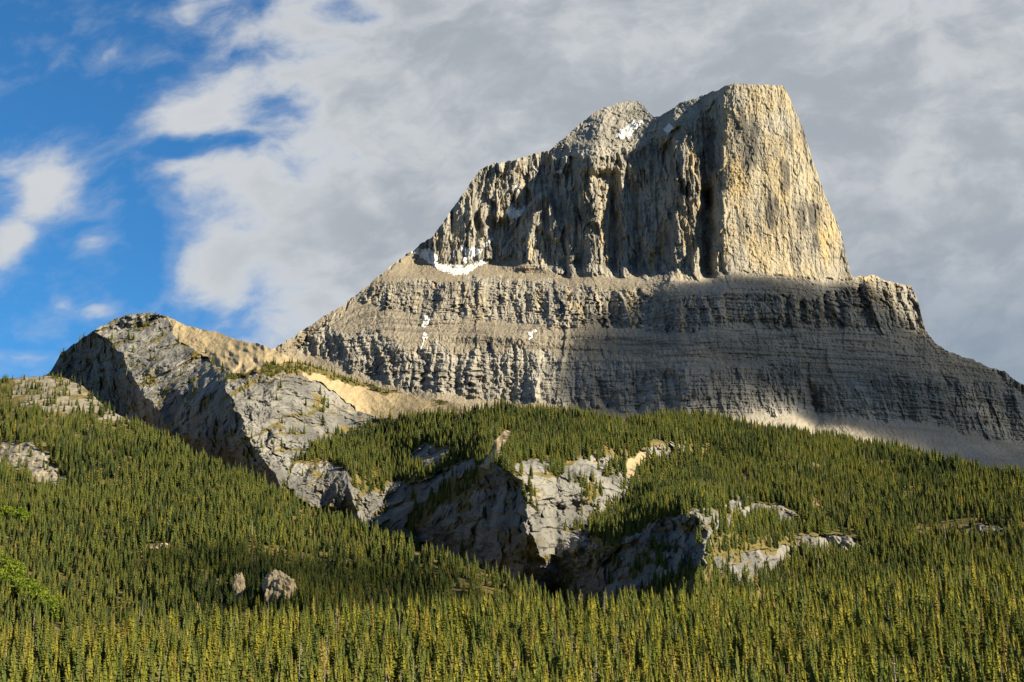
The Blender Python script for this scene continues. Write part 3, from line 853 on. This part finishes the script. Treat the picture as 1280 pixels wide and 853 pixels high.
def build_hillside():
    step = 1.6
    u = np.arange(-460, 1000, step)
    sil = RIDGE4(u) + fbm(u / 14, u * 0 + 1.1, 3, 25) * 1.5
    bot = np.maximum(CREST5(u) + 22, sil + 8)
    nr = 260
    t = np.linspace(0, 1, nr)[:, None]
    V = bot[None] + (sil - bot)[None] * t
    U = np.broadcast_to(u[None], V.shape).copy()
    wu = U + fbm(U / 20, V / 14, 3, 26) * 7
    wv = V + fbm(U / 20, V / 14, 3, 27) * 4
    rock = inpolys(wu, wv, BARE4)
    talus = inpolys(wu, wv, TALUS4)
    bright = inpolys(wu, wv, BRIGHT4)
    def slope(U, V):
        return 0.37 + 0.05 * fbm(U / 70, V / 30, 3, 28) + 0.45 * inpolys(U, V, BARE4)
    ybot = np.interp(u, [-150, 0, 300, 700, 1000], [900, 900, 930, 1000, 1000])
    Y = integrate(u, V, ybot, slope, 40)
    # shallow draws running down towards the valley
    X, Y, Z = to_xyz(U, V, Y)
    rx = (X + 0.22 * Y)
    Y = Y + 55 * ridge(rx / 190, Y / 900, 29) * sst(V, RIDGE4(U) + 2, RIDGE4(U) + 60) * 0.6 - 8 * fbm(X / 50, Y / 50, 3, 30)
    f2 = facets(X / 12, Z / 9, 4, 1.2, 90)
    f3 = facets(X / 4.5, Z / 4, 7, 1.2, 90)
    Y = Y - (rock * 11 + talus * 6) * f2 - (rock * 6 + talus * 4) * f3
    X, Y, Z = to_xyz(U, V, Y)
    rockf = (rock | talus).astype(float)
    g = fbm(X / 25, Y / 40, 4, 34)
    upper = sst(V, 600, 530) * sst(U, 215, 125)
    vegf = np.where(rock, 0.15, np.where(talus, 0.30 + 0.35 * sst(g, 0.0, 0.5), 0.95 - 0.3 * upper * sst(g, -0.1, 0.3)))
    screef = np.where(talus, 0.46, np.where(rock, 0.45, 0.5 * upper))
    mask = np.stack([rockf, screef, vegf, np.ones_like(vegf)], axis=-1)
    X2, Y2, Z2, M2 = close_back(X, Y, Z, mask, 0.5, 8, 500)
    o = grid_mesh('hillside', X2, Y2, Z2, M_HILL, {'mask': M2}, True)
    set_prop(o, 'forested hillside climbing to the left in front of the crags', 'hillside', kind='structure')
    dens = np.where(rock, 0.04, np.where(talus, 0.09, 1 - 0.85 * upper * sst(g, -0.35, 0.1)))
    dens = dens * (1 - 0.75 * bright)
    return dict(U=U, V=V, X=X, Y=Y, Z=Z, dens=dens, bright=bright.astype(float), small=np.zeros_like(U))


H4 = build_hillside()


def build_foreground():
    step = 4.0
    u = np.arange(-760, 2040, step)
    sil = CREST5(u)
    bot = np.full_like(u, 985.0)
    nr = 140
    t = np.linspace(0, 1, nr)[:, None]
    V = bot[None] + (sil - bot)[None] * t
    U = np.broadcast_to(u[None], V.shape).copy()
    def slope(U, V):
        return np.maximum(0.165 + 0.012 * fbm(U / 90, V / 40, 2, 35) + 0.03 * sst(U, 900, 1300), te_of(V) + 0.07)
    ybot = np.full_like(u, 320.0)
    Y = integrate(u, V, ybot, slope, 30)
    X, Y, Z = to_xyz(U, V, Y)
    Z = Z + 1.2 * fbm(X / 40, Y / 40, 3, 36)
    mask = np.zeros(U.shape + (4,))
    mask[..., 2] = 0.95
    mask[..., 3] = 1
    X2, Y2, Z2, M2 = close_back(X, Y, Z, mask, 0.35, 8, 300)
    o = grid_mesh('terrain', X2, Y2, Z2, M_HILL, {'mask': M2}, True)
    set_prop(o, 'gentle rise under the front belt of forest', 'terrain', kind='structure')
    return dict(U=U, V=V, X=X, Y=Y, Z=Z, dens=np.ones_like(U), small=np.zeros_like(U))


FG = build_foreground()


def build_ground():
    g = np.concatenate([-np.geomspace(30000, 60, 40), np.linspace(-40, 40, 17), np.geomspace(60, 30000, 40)])
    X, Y = np.meshgrid(g, g)
    r = np.hypot(X, Y)
    Z = (CAM_H - 1.7 + 4.0) * np.exp(-(r / 45) ** 2) - 4.0 + 0.5 * perlin(X / 30, Y / 30, 37) * np.exp(-(r / 2000) ** 2)
    o = grid_mesh('ground', X, Y, Z, M_GROUND, None, True)
    set_prop(o, 'grassy valley floor', 'ground', kind='structure')


build_ground()


# ------------------------------------------------------------------ trees
def conifer(h, r, nw, nb, seed, parts=1, top=0.03, low=0.06, droop=0.45, core=0.62):
    """(trunk co, trunk quads), (crown co, crown tris): whorls of drooping sprays of needles"""
    rg = np.random.default_rng(seed)
    k = 6
    lv = [(0, 0.016 * h), (0.35 * h, 0.012 * h), (0.97 * h, 0.002 * h)]
    tco = []
    for z, rr in lv:
        for i in range(k):
            a_ = 2 * math.pi * i / k
            tco.append((rr * math.cos(a_), rr * math.sin(a_), z))
    tq = [(l * k + i, l * k + (i + 1) % k, (l + 1) * k + (i + 1) % k, (l + 1) * k + i) for l in range(2) for i in range(k)]
    co, tri = [], []

    def spray(p0, d, L, wd, dz):
        side = np.array([-d[1], d[0], 0.0])
        b_ = len(co)
        tip = p0 + d * L + np.array([0, 0, dz])
        mid = p0 + d * L * 0.5 + np.array([0, 0, dz * 0.3 + 0.05 * L])
        co.extend([p0, mid + side * wd + np.array([0, 0, -1.0 * wd]), tip, mid - side * wd + np.array([0, 0, -1.0 * wd])])
        tri.extend([(b_, b_ + 1, b_ + 2), (b_, b_ + 2, b_ + 3)])
    lean = rg.uniform(-0.01, 0.01, 2) * h
    if core > 0:
        m_, nr_ = 9, 9
        for i in range(nr_ + 1):
            f_ = low + (0.97 - low) * i / nr_
            rr = core * r * ((1 - f_) / (1 - low)) ** 0.85 * (0.55 if i == 0 else 1)
            for j in range(m_):
                a_ = 6.283 * (j + 0.5 * (i % 2)) / m_
                q_ = rr * (1.25 if (i + j) % 2 else 0.75) * rg.uniform(.8, 1.2)
                co.append(np.array([lean[0] * f_ + q_ * math.cos(a_), lean[1] * f_ + q_ * math.sin(a_), f_ * h + rg.uniform(-.02, .02) * h]))
        for i in range(nr_):
            for j in range(m_):
                b0_, b1_ = i * m_ + j, i * m_ + (j + 1) % m_
                tri.extend([(b0_, b1_, b0_ + m_), (b1_, b1_ + m_, b0_ + m_)])
    for i in range(nw):
        f_ = low + (1 - low - top) * (i + rg.uniform(-.3, .3)) / (nw - 1)
        f_ = min(max(f_, low), 1 - top)
        z = f_ * h
        Lm = r * ((1 - f_) / (1 - low)) ** 0.8 * (0.72 + 0.28 * min(1, (f_ - low) / 0.15 + .4)) + 0.012 * h
        a0 = rg.uniform(0, 6.28)
        for j in range(nb):
            if rg.random() < 0.10:
                continue
            a_ = a0 + 6.283 * j / nb + rg.uniform(-.35, .35)
            L = Lm * rg.uniform(0.65, 1.22)
            d = np.array([math.cos(a_), math.sin(a_), 0.0])
            p0 = np.array([lean[0] * f_, lean[1] * f_, z])
            dz = -droop * L * rg.uniform(.4, 1.4) + 0.25 * L * max(0, f_ - 0.75) * 4
            spray(p0, d, L, L * rg.uniform(.32, .46), dz)
            if parts > 1:
                for s_ in (-1, 1):
                    a2 = a_ + s_ * rg.uniform(.45, .8)
                    d2 = np.array([math.cos(a2), math.sin(a2), 0.0])
                    q0 = p0 + d * L * 0.38 + np.array([0, 0, dz * .3])
                    spray(q0, d2, L * rg.uniform(.4, .6), L * .16, dz * .5)
    tipz = np.array([lean[0], lean[1], h * 0.93])
    for j in range(4):
        a_ = j * 1.57 + rg.uniform(0, .5)
        spray(tipz, np.array([math.cos(a_), math.sin(a_), 0.0]) * 0.25, 0.05 * h, 0.012 * h, 0.07 * h)
    return (np.array(tco), np.array(tq)), (np.array(co), np.array(tri))


def mesh_from(name, parts):
    """one mesh from [(co, faces, material)]"""
    me = bpy.data.meshes.new(name)
    vs, fs, mi = [], [], []
    off = 0
    for i, (co, fc, m) in enumerate(parts):
        vs.extend(map(tuple, co))
        fs.extend(tuple(int(x) + off for x in f_) for f_ in fc)
        mi.extend([i] * len(fc))
        off += len(co)
        me.materials.append(m)
    me.from_pydata(vs, [], fs)
    me.polygons.foreach_set('material_index', mi)
    me.update()
    return me


def broadleaf(h, r, n, seed):
    rg = np.random.default_rng(seed)
    (tco, tq), _ = conifer(h, r, 3, 3, seed)
    co, tri = [], []
    for i in range(n):
        f_ = rg.uniform(0.2, 1.0)
        rad = r * math.sqrt(max(0.05, 1 - ((f_ - 0.6) / 0.45) ** 2)) * rg.uniform(0.4, 1.05)
        a_ = rg.uniform(0, 6.28)
        c = np.array([rad * math.cos(a_), rad * math.sin(a_), f_ * h])
        e1 = rg.normal(size=3)
        e1 /= np.linalg.norm(e1)
        e2 = np.cross(e1, rg.normal(size=3))
        e2 /= np.linalg.norm(e2)
        s_ = 0.09 * h * rg.uniform(.6, 1.2)
        b_ = len(co)
        co.extend([c - e1 * s_, c + e2 * s_ * .6, c + e1 * s_, c - e2 * s_ * .6])
        tri.extend([(b_, b_ + 1, b_ + 2), (b_, b_ + 2, b_ + 3)])
    return (tco, tq), (np.array(co), np.array(tri))


def sample(L, spacing, key, need=1.0):
    """tree feet on a sheet: uniform over the ground area, thinned by the density map, about one per spacing cell"""
    X, Y, Z = L['X'], L['Y'], L['Z']
    d = L[key]
    ax, ay = X[:-1, 1:] - X[:-1, :-1], Y[:-1, 1:] - Y[:-1, :-1]
    bx_, by_ = X[1:, :-1] - X[:-1, :-1], Y[1:, :-1] - Y[:-1, :-1]
    area = np.abs(ax * by_ - ay * bx_)
    dc = np.minimum(np.minimum(d[:-1, :-1], d[1:, 1:]), np.minimum(d[1:, :-1], d[:-1, 1:]))
    wgt = (area * dc).ravel()
    n = int(wgt.sum() / spacing ** 2 * need * 1.6)
    if n <= 0:
        return np.zeros((0, 5))
    ci = rng.choice(len(wgt), n, p=wgt / wgt.sum())
    i, j = np.divmod(ci, area.shape[1])
    fu, fv = rng.random(n), rng.random(n)

    def bl(A):
        return (A[i, j] * (1 - fu) + A[i, j + 1] * fu) * (1 - fv) + (A[i + 1, j] * (1 - fu) + A[i + 1, j + 1] * fu) * fv
    x, y, z, uu, vv = bl(X), bl(Y), bl(Z), bl(L['U']), bl(L['V'])
    cell = np.floor(x / (spacing * .8)).astype(np.int64) * 1000003 + np.floor(y / (spacing * .8)).astype(np.int64)
    _, keep = np.unique(cell, return_index=True)
    return np.stack([x, y, z, uu, vv], axis=-1)[keep]


def scatter_tree(name, variants, pts, scl, idx, label, cat, kind='stuff'):
    """one object: a cloud of feet that carries instances of the variant meshes"""
    coll = bpy.data.collections.new(name + ' kinds')
    for i, me in enumerate(variants):
        coll.objects.link(bpy.data.objects.new('kind %02d' % i, me))
    me = bpy.data.meshes.new(name)
    n = len(pts)
    me.vertices.add(n)
    me.vertices.foreach_set('co', pts.astype(np.float32).ravel())
    at = me.attributes.new('idx', 'INT', 'POINT')
    at.data.foreach_set('value', idx.astype(np.int32))
    at = me.attributes.new('scl', 'FLOAT_VECTOR', 'POINT')
    at.data.foreach_set('vector', scl.astype(np.float32).ravel())
    at = me.attributes.new('rot', 'FLOAT_VECTOR', 'POINT')
    rot = np.stack([rng.normal(0, .025, n), rng.normal(0, .025, n), rng.random(n) * 6.28], axis=-1)
    at.data.foreach_set('vector', rot.astype(np.float32).ravel())
    o = bpy.data.objects.new(name, me)
    COL.objects.link(o)
    ng = bpy.data.node_groups.new(name, 'GeometryNodeTree')
    ng.interface.new_socket('Geometry', in_out='INPUT', socket_type='NodeSocketGeometry')
    ng.interface.new_socket('Geometry', in_out='OUTPUT', socket_type='NodeSocketGeometry')
    gi, go = ng.nodes.new('NodeGroupInput'), ng.nodes.new('NodeGroupOutput')
    ci = ng.nodes.new('GeometryNodeCollectionInfo')
    ci.inputs['Collection'].default_value = coll
    ci.inputs['Separate Children'].default_value = True
    ci.inputs['Reset Children'].default_value = True
    ip = ng.nodes.new('GeometryNodeInstanceOnPoints')
    ip.inputs['Pick Instance'].default_value = True

    def attr(nm, dt):
        nd = ng.nodes.new('GeometryNodeInputNamedAttribute')
        nd.data_type = dt
        nd.inputs['Name'].default_value = nm
        return nd.outputs['Attribute']
    lk = ng.links.new
    lk(gi.outputs[0], ip.inputs['Points'])
    lk(ci.outputs[0], ip.inputs['Instance'])
    lk(attr('idx', 'INT'), ip.inputs['Instance Index'])
    lk(attr('rot', 'FLOAT_VECTOR'), ip.inputs['Rotation'])
    lk(attr('scl', 'FLOAT_VECTOR'), ip.inputs['Scale'])
    lk(ip.outputs[0], go.inputs[0])
    md = o.modifiers.new('trees', 'NODES')
    md.node_group = ng
    set_prop(o, label, cat, kind=kind)
    return o


# unit-height kinds: 0-4 green, 5-8 yellow, 9-11 dark, 12 dead
kinds = []
for i in range(5):
    (a1, a2), (c1, c2) = conifer(1.0, 0.125 + 0.015 * (i % 3), 17, 6, 100 + i)
    kinds.append(mesh_from('spruce', [(a1, a2, M_BARK), (c1, c2, M_GREEN)]))
for i in range(4):
    (a1, a2), (c1, c2) = conifer(1.0, 0.115 + 0.014 * (i % 3), 20, 6, 200 + i, parts=2)
    kinds.append(mesh_from('pine', [(a1, a2, M_BARK), (c1, c2, M_YELL)]))
for i in range(3):
    (a1, a2), (c1, c2) = conifer(1.0, 0.135 + 0.015 * i, 17, 6, 150 + i)
    kinds.append(mesh_from('fir', [(a1, a2, M_BARK), (c1, c2, M_DARK)]))
(a1, a2), (c1, c2) = conifer(1.0, 0.07, 9, 4, 300, core=0)
kinds.append(mesh_from('snag', [(a1, a2, M_SNAG), (c1, c2, M_SNAG)]))

near_meshes = []
for i in range(12):
    (a1, a2), (c1, c2) = conifer(1.0, (0.09, 0.12, 0.105, 0.15, 0.10, 0.135)[i % 6], (34, 28, 24, 30)[i % 4], (7, 6, 8)[i % 3], 400 + i, parts=2, droop=(0.45, 0.7, 0.3)[i % 3], low=(0.06, 0.16, 0.10, 0.22)[i % 4], core=(0.6, 0.42, 0.52)[i % 3])
    near_meshes.append((mesh_from('trunk', [(a1, a2, M_BARK)]), mesh_from('crown', [(c1, c2, M_GREEN if i in (3, 8, 10) else M_YELL)])))

def patchy(pts, ki, lo, hi):
    """stands of dark fir among the rest, and stands of different age: (kinds, height factor)"""
    x, y = pts[:, 0], pts[:, 1]
    p = fbm(x / 75, y / 130, 3, 121) + 0.35 * rng.normal(size=len(x))
    ki = np.where(p > 0.42, rng.integers(9, 12, len(x)), ki)
    return ki, np.clip(1.0 + 0.30 * fbm(x / 60, y / 90, 3, 123), lo, hi)


def thin(pts, keep, seed):
    """gaps and thin places in the stand"""
    if not len(pts):
        return pts
    d = fbm(pts[:, 0] / 42, pts[:, 1] / 70, 4, seed)
    return pts[rng.random(len(pts)) < np.clip(1.0 - 1.5 * (d - 0.18), keep, 1)]


pt_l = sample(HL, 4.3, 'dens')
pt_l = thin(pt_l, 0.35, 131)
pt_s = sample(HL, 4.5, 'small')
pt_4 = sample(H4, 4.3, 'dens')
pt_4 = thin(pt_4, 0.35, 133)
pt_f = thin(sample(FG, 3.9, 'dens'), 0.6, 135)


def heights(n, lo, hi):
    h = lo + (hi - lo) * rng.beta(2.2, 2.0, n)
    return np.where(rng.random(n) < 0.16, h * 0.6, h)


def pixel(x, y, z):
    c, s_ = math.cos(PITCH), math.sin(PITCH)
    zz = z - CAM_H
    dep = y * c + zz * s_
    return 640 + F * x / dep, 426.5 - F * (-y * s_ + zz * c) / dep


# the nearest trees are things of their own
hf = heights(len(pt_f), 8.5, 17.5)
ub, vb = pixel(pt_f[:, 0], pt_f[:, 1], pt_f[:, 2])
ut, vt = pixel(pt_f[:, 0], pt_f[:, 1], pt_f[:, 2] + hf)
seen = np.minimum(vb, 853) - vt
seen = np.where((ut > 3) & (ut < 1277) & (vt < 838), seen, -1)
near = np.argsort(-(seen * (pt_f[:, 1] < 560)))[:290]
is_near = np.zeros(len(pt_f), bool)
is_near[near] = True

allp, alls, alli = [], [], []


def put(pts, h, kind_idx, wide=1.0):
    n = len(pts)
    allp.append(pts[:, :3] - np.array([0, 0, 0.25]))
    wd = h * wide * rng.uniform(.8, 1.25, n)
    alls.append(np.stack([wd, wd, h], axis=-1))
    alli.append(kind_idx)


n = len(pt_l)
far_small = np.interp(pt_l[:, 4], [500, 560, 700], [0.92, 1.0, 1.0])
ki = rng.integers(0, 5, n)
ki = np.where(rng.random(n) < np.interp(pt_l[:, 3], [600, 1000, 1280], [0.04, 0.16, 0.3]), rng.integers(5, 9, n), ki)
ki = np.where(rng.random(n) < 0.025, 12, ki)
ki, hk = patchy(pt_l, ki, 0.6, 1.4)
put(pt_l, heights(n, 7.5, 14.5) * far_small * hk, ki, 1.3)
n = len(pt_s)
put(pt_s, heights(n, 3.0, 8.0), rng.integers(0, 5, n), 1.5)
n = len(pt_4)
ki = rng.integers(0, 5, n)
ki = np.where(rng.random(n) < np.interp(pt_4[:, 4], [600, 800], [0.03, 0.2]), rng.integers(5, 9, n), ki)
ki = np.where(rng.random(n) < 0.025, 12, ki)
ki, hk = patchy(pt_4, ki, 0.6, 1.4)
put(pt_4, heights(n, 7.5, 14.5) * np.interp(pt_4[:, 4], [470, 560], [0.72, 1.0]) * hk, ki, 1.3)
pf = pt_f[~is_near]
n = len(pf)
ki = np.where(rng.random(n) < 0.34, rng.integers(0, 5, n), rng.integers(5, 9, n))
ki = np.where(rng.random(n) < 0.03, 12, ki)
put(pf, hf[~is_near], ki, 1.15)
P_, S_, I_ = np.concatenate(allp), np.concatenate(alls), np.concatenate(alli)
print('TREES', len(P_), 'green hill', len(pt_l), 'hillside', len(pt_4), 'front', len(pt_f))
scatter_tree('forest', kinds, P_, S_, I_, 'dense conifer forest covering the hills below the mountain', 'forest')

pb = sample(dict(H4), 3.1, 'bright')
bl_k = []
for i in range(3):
    (a1, a2), (c1, c2) = broadleaf(1.0, 0.42, 260, 500 + i)
    bl_k.append(mesh_from('broadleaf', [(a1, a2, M_BARK), (c1, c2, M_BRIGHT)]))
n = len(pb)
hb = rng.uniform(5, 11, n)
scatter_tree('shrubbery', bl_k, pb[:, :3], np.stack([hb, hb, hb], axis=-1), rng.integers(0, 3, n), 'bright fresh green broadleaf thicket among the dark conifers at the left', 'shrubbery')

# individual front trees
for i, k in enumerate(near):
    x, y, z = pt_f[k, :3]
    h = float(hf[k])
    tm, cm = near_meshes[i % len(near_meshes)]
    root = bpy.data.objects.new('conifer_tree', None)
    root.location = (x, y, z - 0.2)
    root.rotation_euler = (random.gauss(0, .02), random.gauss(0, .02), random.random() * 6.28)
    wd = h * random.uniform(.85, 1.25)
    root.scale = (wd, wd, h)
    root.empty_display_size = 0.2
    COL.objects.link(root)
    set_prop(root, 'yellow-green conifer in the front rank of the forest', 'tree', 'conifers in the front rank of the forest')
    for nm, me in (('trunk', tm), ('crown', cm)):
        c = bpy.data.objects.new(nm, me)
        c.parent = root
        COL.objects.link(c)


# ------------------------------------------------------------------ rock outcrops standing out of the forest
def at_pixel(L, u, v):
    d = (L['U'] - u) ** 2 + (L['V'] - v) ** 2
    i = np.unravel_index(np.argmin(d), d.shape)
    return L['X'][i], L['Y'][i], L['Z'][i]


def outcrop(u, v, wpx, hpx, seed, label, tilt=0.0):
    import bmesh
    x, y, z = at_pixel(H4, u, v)
    k = y / F
    bm = bmesh.new()
    bmesh.ops.create_icosphere(bm, subdivisions=5, radius=1.0)
    co = np.array([vv.co for vv in bm.verts])
    ang = co[:, 0] * 2.1 + co[:, 1] * 1.3
    rr = 1 + 0.22 * fbm(co[:, 0] * 1.3 + seed, co[:, 2] * 1.3 + co[:, 1], 3, seed) + 0.24 * facets(co[:, 0] * 2.2 + seed, co[:, 2] * 1.6 + co[:, 1] * 2, seed, 1.2, 90) + 0.14 * facets(co[:, 0] * 6 + seed, co[:, 2] * 5 + co[:, 1] * 5, seed + 1, 1.2, 90)
    rr += 0.05 * ridge(ang * 3, co[:, 2] * 0.8, seed)
    for vv, r_ in zip(bm.verts, rr):
        c = vv.co * float(r_)
        zz = c.z
        c.x += tilt * (1 - zz) * 0.5
        vv.co = (c.x * wpx * .5 * k, c.y * wpx * .55 * k, max(zz, -0.9) * hpx * .62 * k)
    me = bpy.data.meshes.new('rock_outcrop')
    bm.to_mesh(me)
    bm.free()
    me.materials.append(M_BOULDER)
    o = bpy.data.objects.new('rock_outcrop', me)
    o.location = (x, y + 3, z + hpx * 0.5 * k)
    COL.objects.link(o)
    set_prop(o, label, 'rock', 'rock outcrops in the forest')


outcrop(346, 757, 40, 36, 3, 'largest rounded tan rock outcrop rising from the dark conifers', 0.25)
outcrop(297, 752, 15, 30, 5, 'narrow upright rock outcrop beside the largest tan one')
outcrop(203, 688, 22, 8, 8, 'flat grey rock outcrop alone in the middle of the left hillside')


# ------------------------------------------------------------------ clouds outside the frame, towards the sun, that shade the mountain's foot
def shadow_cloud(pts, dist, density, seed, name='clouds', label='grey cloud bank high beside the mountain', thick=260.0, cell=26.0):
    s = np.array(S)
    e1 = np.cross(s, (0, 0, 1.0))
    e1 /= np.linalg.norm(e1)
    e2 = np.cross(e1, s)
    c0 = pts.mean(axis=0) + s * dist
    p = pts - c0
    a_, b_ = p @ e1, p @ e2
    lo_a, lo_b = a_.min() - 200, b_.min() - 200
    na, nb_ = int((a_.max() + 200 - lo_a) / cell) + 1, int((b_.max() + 200 - lo_b) / cell) + 1
    g = np.zeros((na, nb_))
    np.add.at(g, (((a_ - lo_a) / cell).astype(int), ((b_ - lo_b) / cell).astype(int)), 1)
    g = (g > 0).astype(float)

    def blur(x, n_):
        for _ in range(n_):
            q_ = np.pad(x, 1)
            x = (q_[:-2, 1:-1] + q_[2:, 1:-1] + q_[1:-1, :-2] + q_[1:-1, 2:] + 2 * x) / 6
        return x
    g = (blur(g, 4) > 0.35).astype(float)
    g = blur(g, 9)
    ii, jj = np.meshgrid(np.arange(na), np.arange(nb_), indexing='ij')
    g = g + 0.22 * fbm(ii / 9.0, jj / 9.0, 3, seed)
    th = np.clip(g - 0.30, -0.001, 1)
    solid = th > 0
    # vertices of top and bottom sheets on the solid cells
    idx = -np.ones((na, nb_), int)
    ids = np.argwhere(solid)
    for k_, (i, j) in enumerate(ids):
        idx[i, j] = k_
    nS = len(ids)
    A = lo_a + ids[:, 0] * cell
    B = lo_b + ids[:, 1] * cell
    T = th[solid] * thick * 1.5
    lump = 1 + 0.35 * fbm(ids[:, 0] / 5.0, ids[:, 1] / 5.0, 3, seed + 1)
    base = c0 + A[:, None] * e1 + B[:, None] * e2
    topv = base + s[None] * (T * lump)[:, None]
    botv = base - s[None] * (T * 0.6)[:, None]
    q = np.stack([idx[:-1, :-1], idx[1:, :-1], idx[1:, 1:], idx[:-1, 1:]], axis=-1).reshape(-1, 4)
    q = q[(q >= 0).all(axis=1)]
    e = np.concatenate([q[:, [0, 1]], q[:, [1, 2]], q[:, [2, 3]], q[:, [3, 0]]])
    key = np.sort(e, axis=1)
    _, inv, cnt = np.unique(key, axis=0, return_inverse=True, return_counts=True)
    rim = e[cnt[inv.ravel()] == 1]
    rq = np.stack([rim[:, 1], rim[:, 0], rim[:, 0] + nS, rim[:, 1] + nS], axis=-1)
    q2 = q[:, ::-1] + nS
    m = bpy.data.materials.new('cloud vapour')
    m.use_nodes = True
    t = N(m.node_tree)
    o_ = t.n('ShaderNodeOutputMaterial')
    pv = t.n('ShaderNodeVolumePrincipled', {'Density': density, 'Color': (0.92, 0.94, 0.97, 1)})
    t.t.links.new(pv.outputs[0], o_.inputs['Volume'])
    o = raw_mesh(name, np.concatenate([topv, botv]), np.concatenate([q, rq, q2])[:, ::-1], m, None, True)
    set_prop(o, label, 'clouds', kind='stuff')
    print('CLOUD at', c0)


def pick(L, poly, n_=6000):
    U, V, X, Y, Z = L if isinstance(L, tuple) else (L['U'], L['V'], L['X'], L['Y'], L['Z'])
    m = inpoly(U, V, poly)
    p = np.stack([X[m], Y[m], Z[m]], axis=-1)
    return p[rng.choice(len(p), min(n_, len(p)), replace=False)]


SHADE = [(780, 380), (840, 366), (880, 352), (907, 342), (960, 351), (1064, 358), (1090, 380), (1120, 414), (1180, 440), (1300, 480), (1400, 560), (1420, 700), (1280, 620), (1150, 570), (1080, 548), (1050, 522), (960, 500),
         (860, 520), (760, 520), (700, 515), (690, 470), (720, 425)]
shadow_cloud(pick(MT, SHADE, 40000), 3600, 0.0065, 41)
SHADE4 = [(140, 700), (200, 690), (300, 705), (400, 700), (480, 710), (540, 735), (530, 775), (420, 790), (300, 785), (230, 760), (180, 735)]  # part of the left hillside that an added, unseen cloud shades
shadow_cloud(pick(H4, SHADE4, 20000), 3000, 0.0060, 47, 'clouds', 'small unseen cloud added to shade the left hillside', 120.0, 14.0)
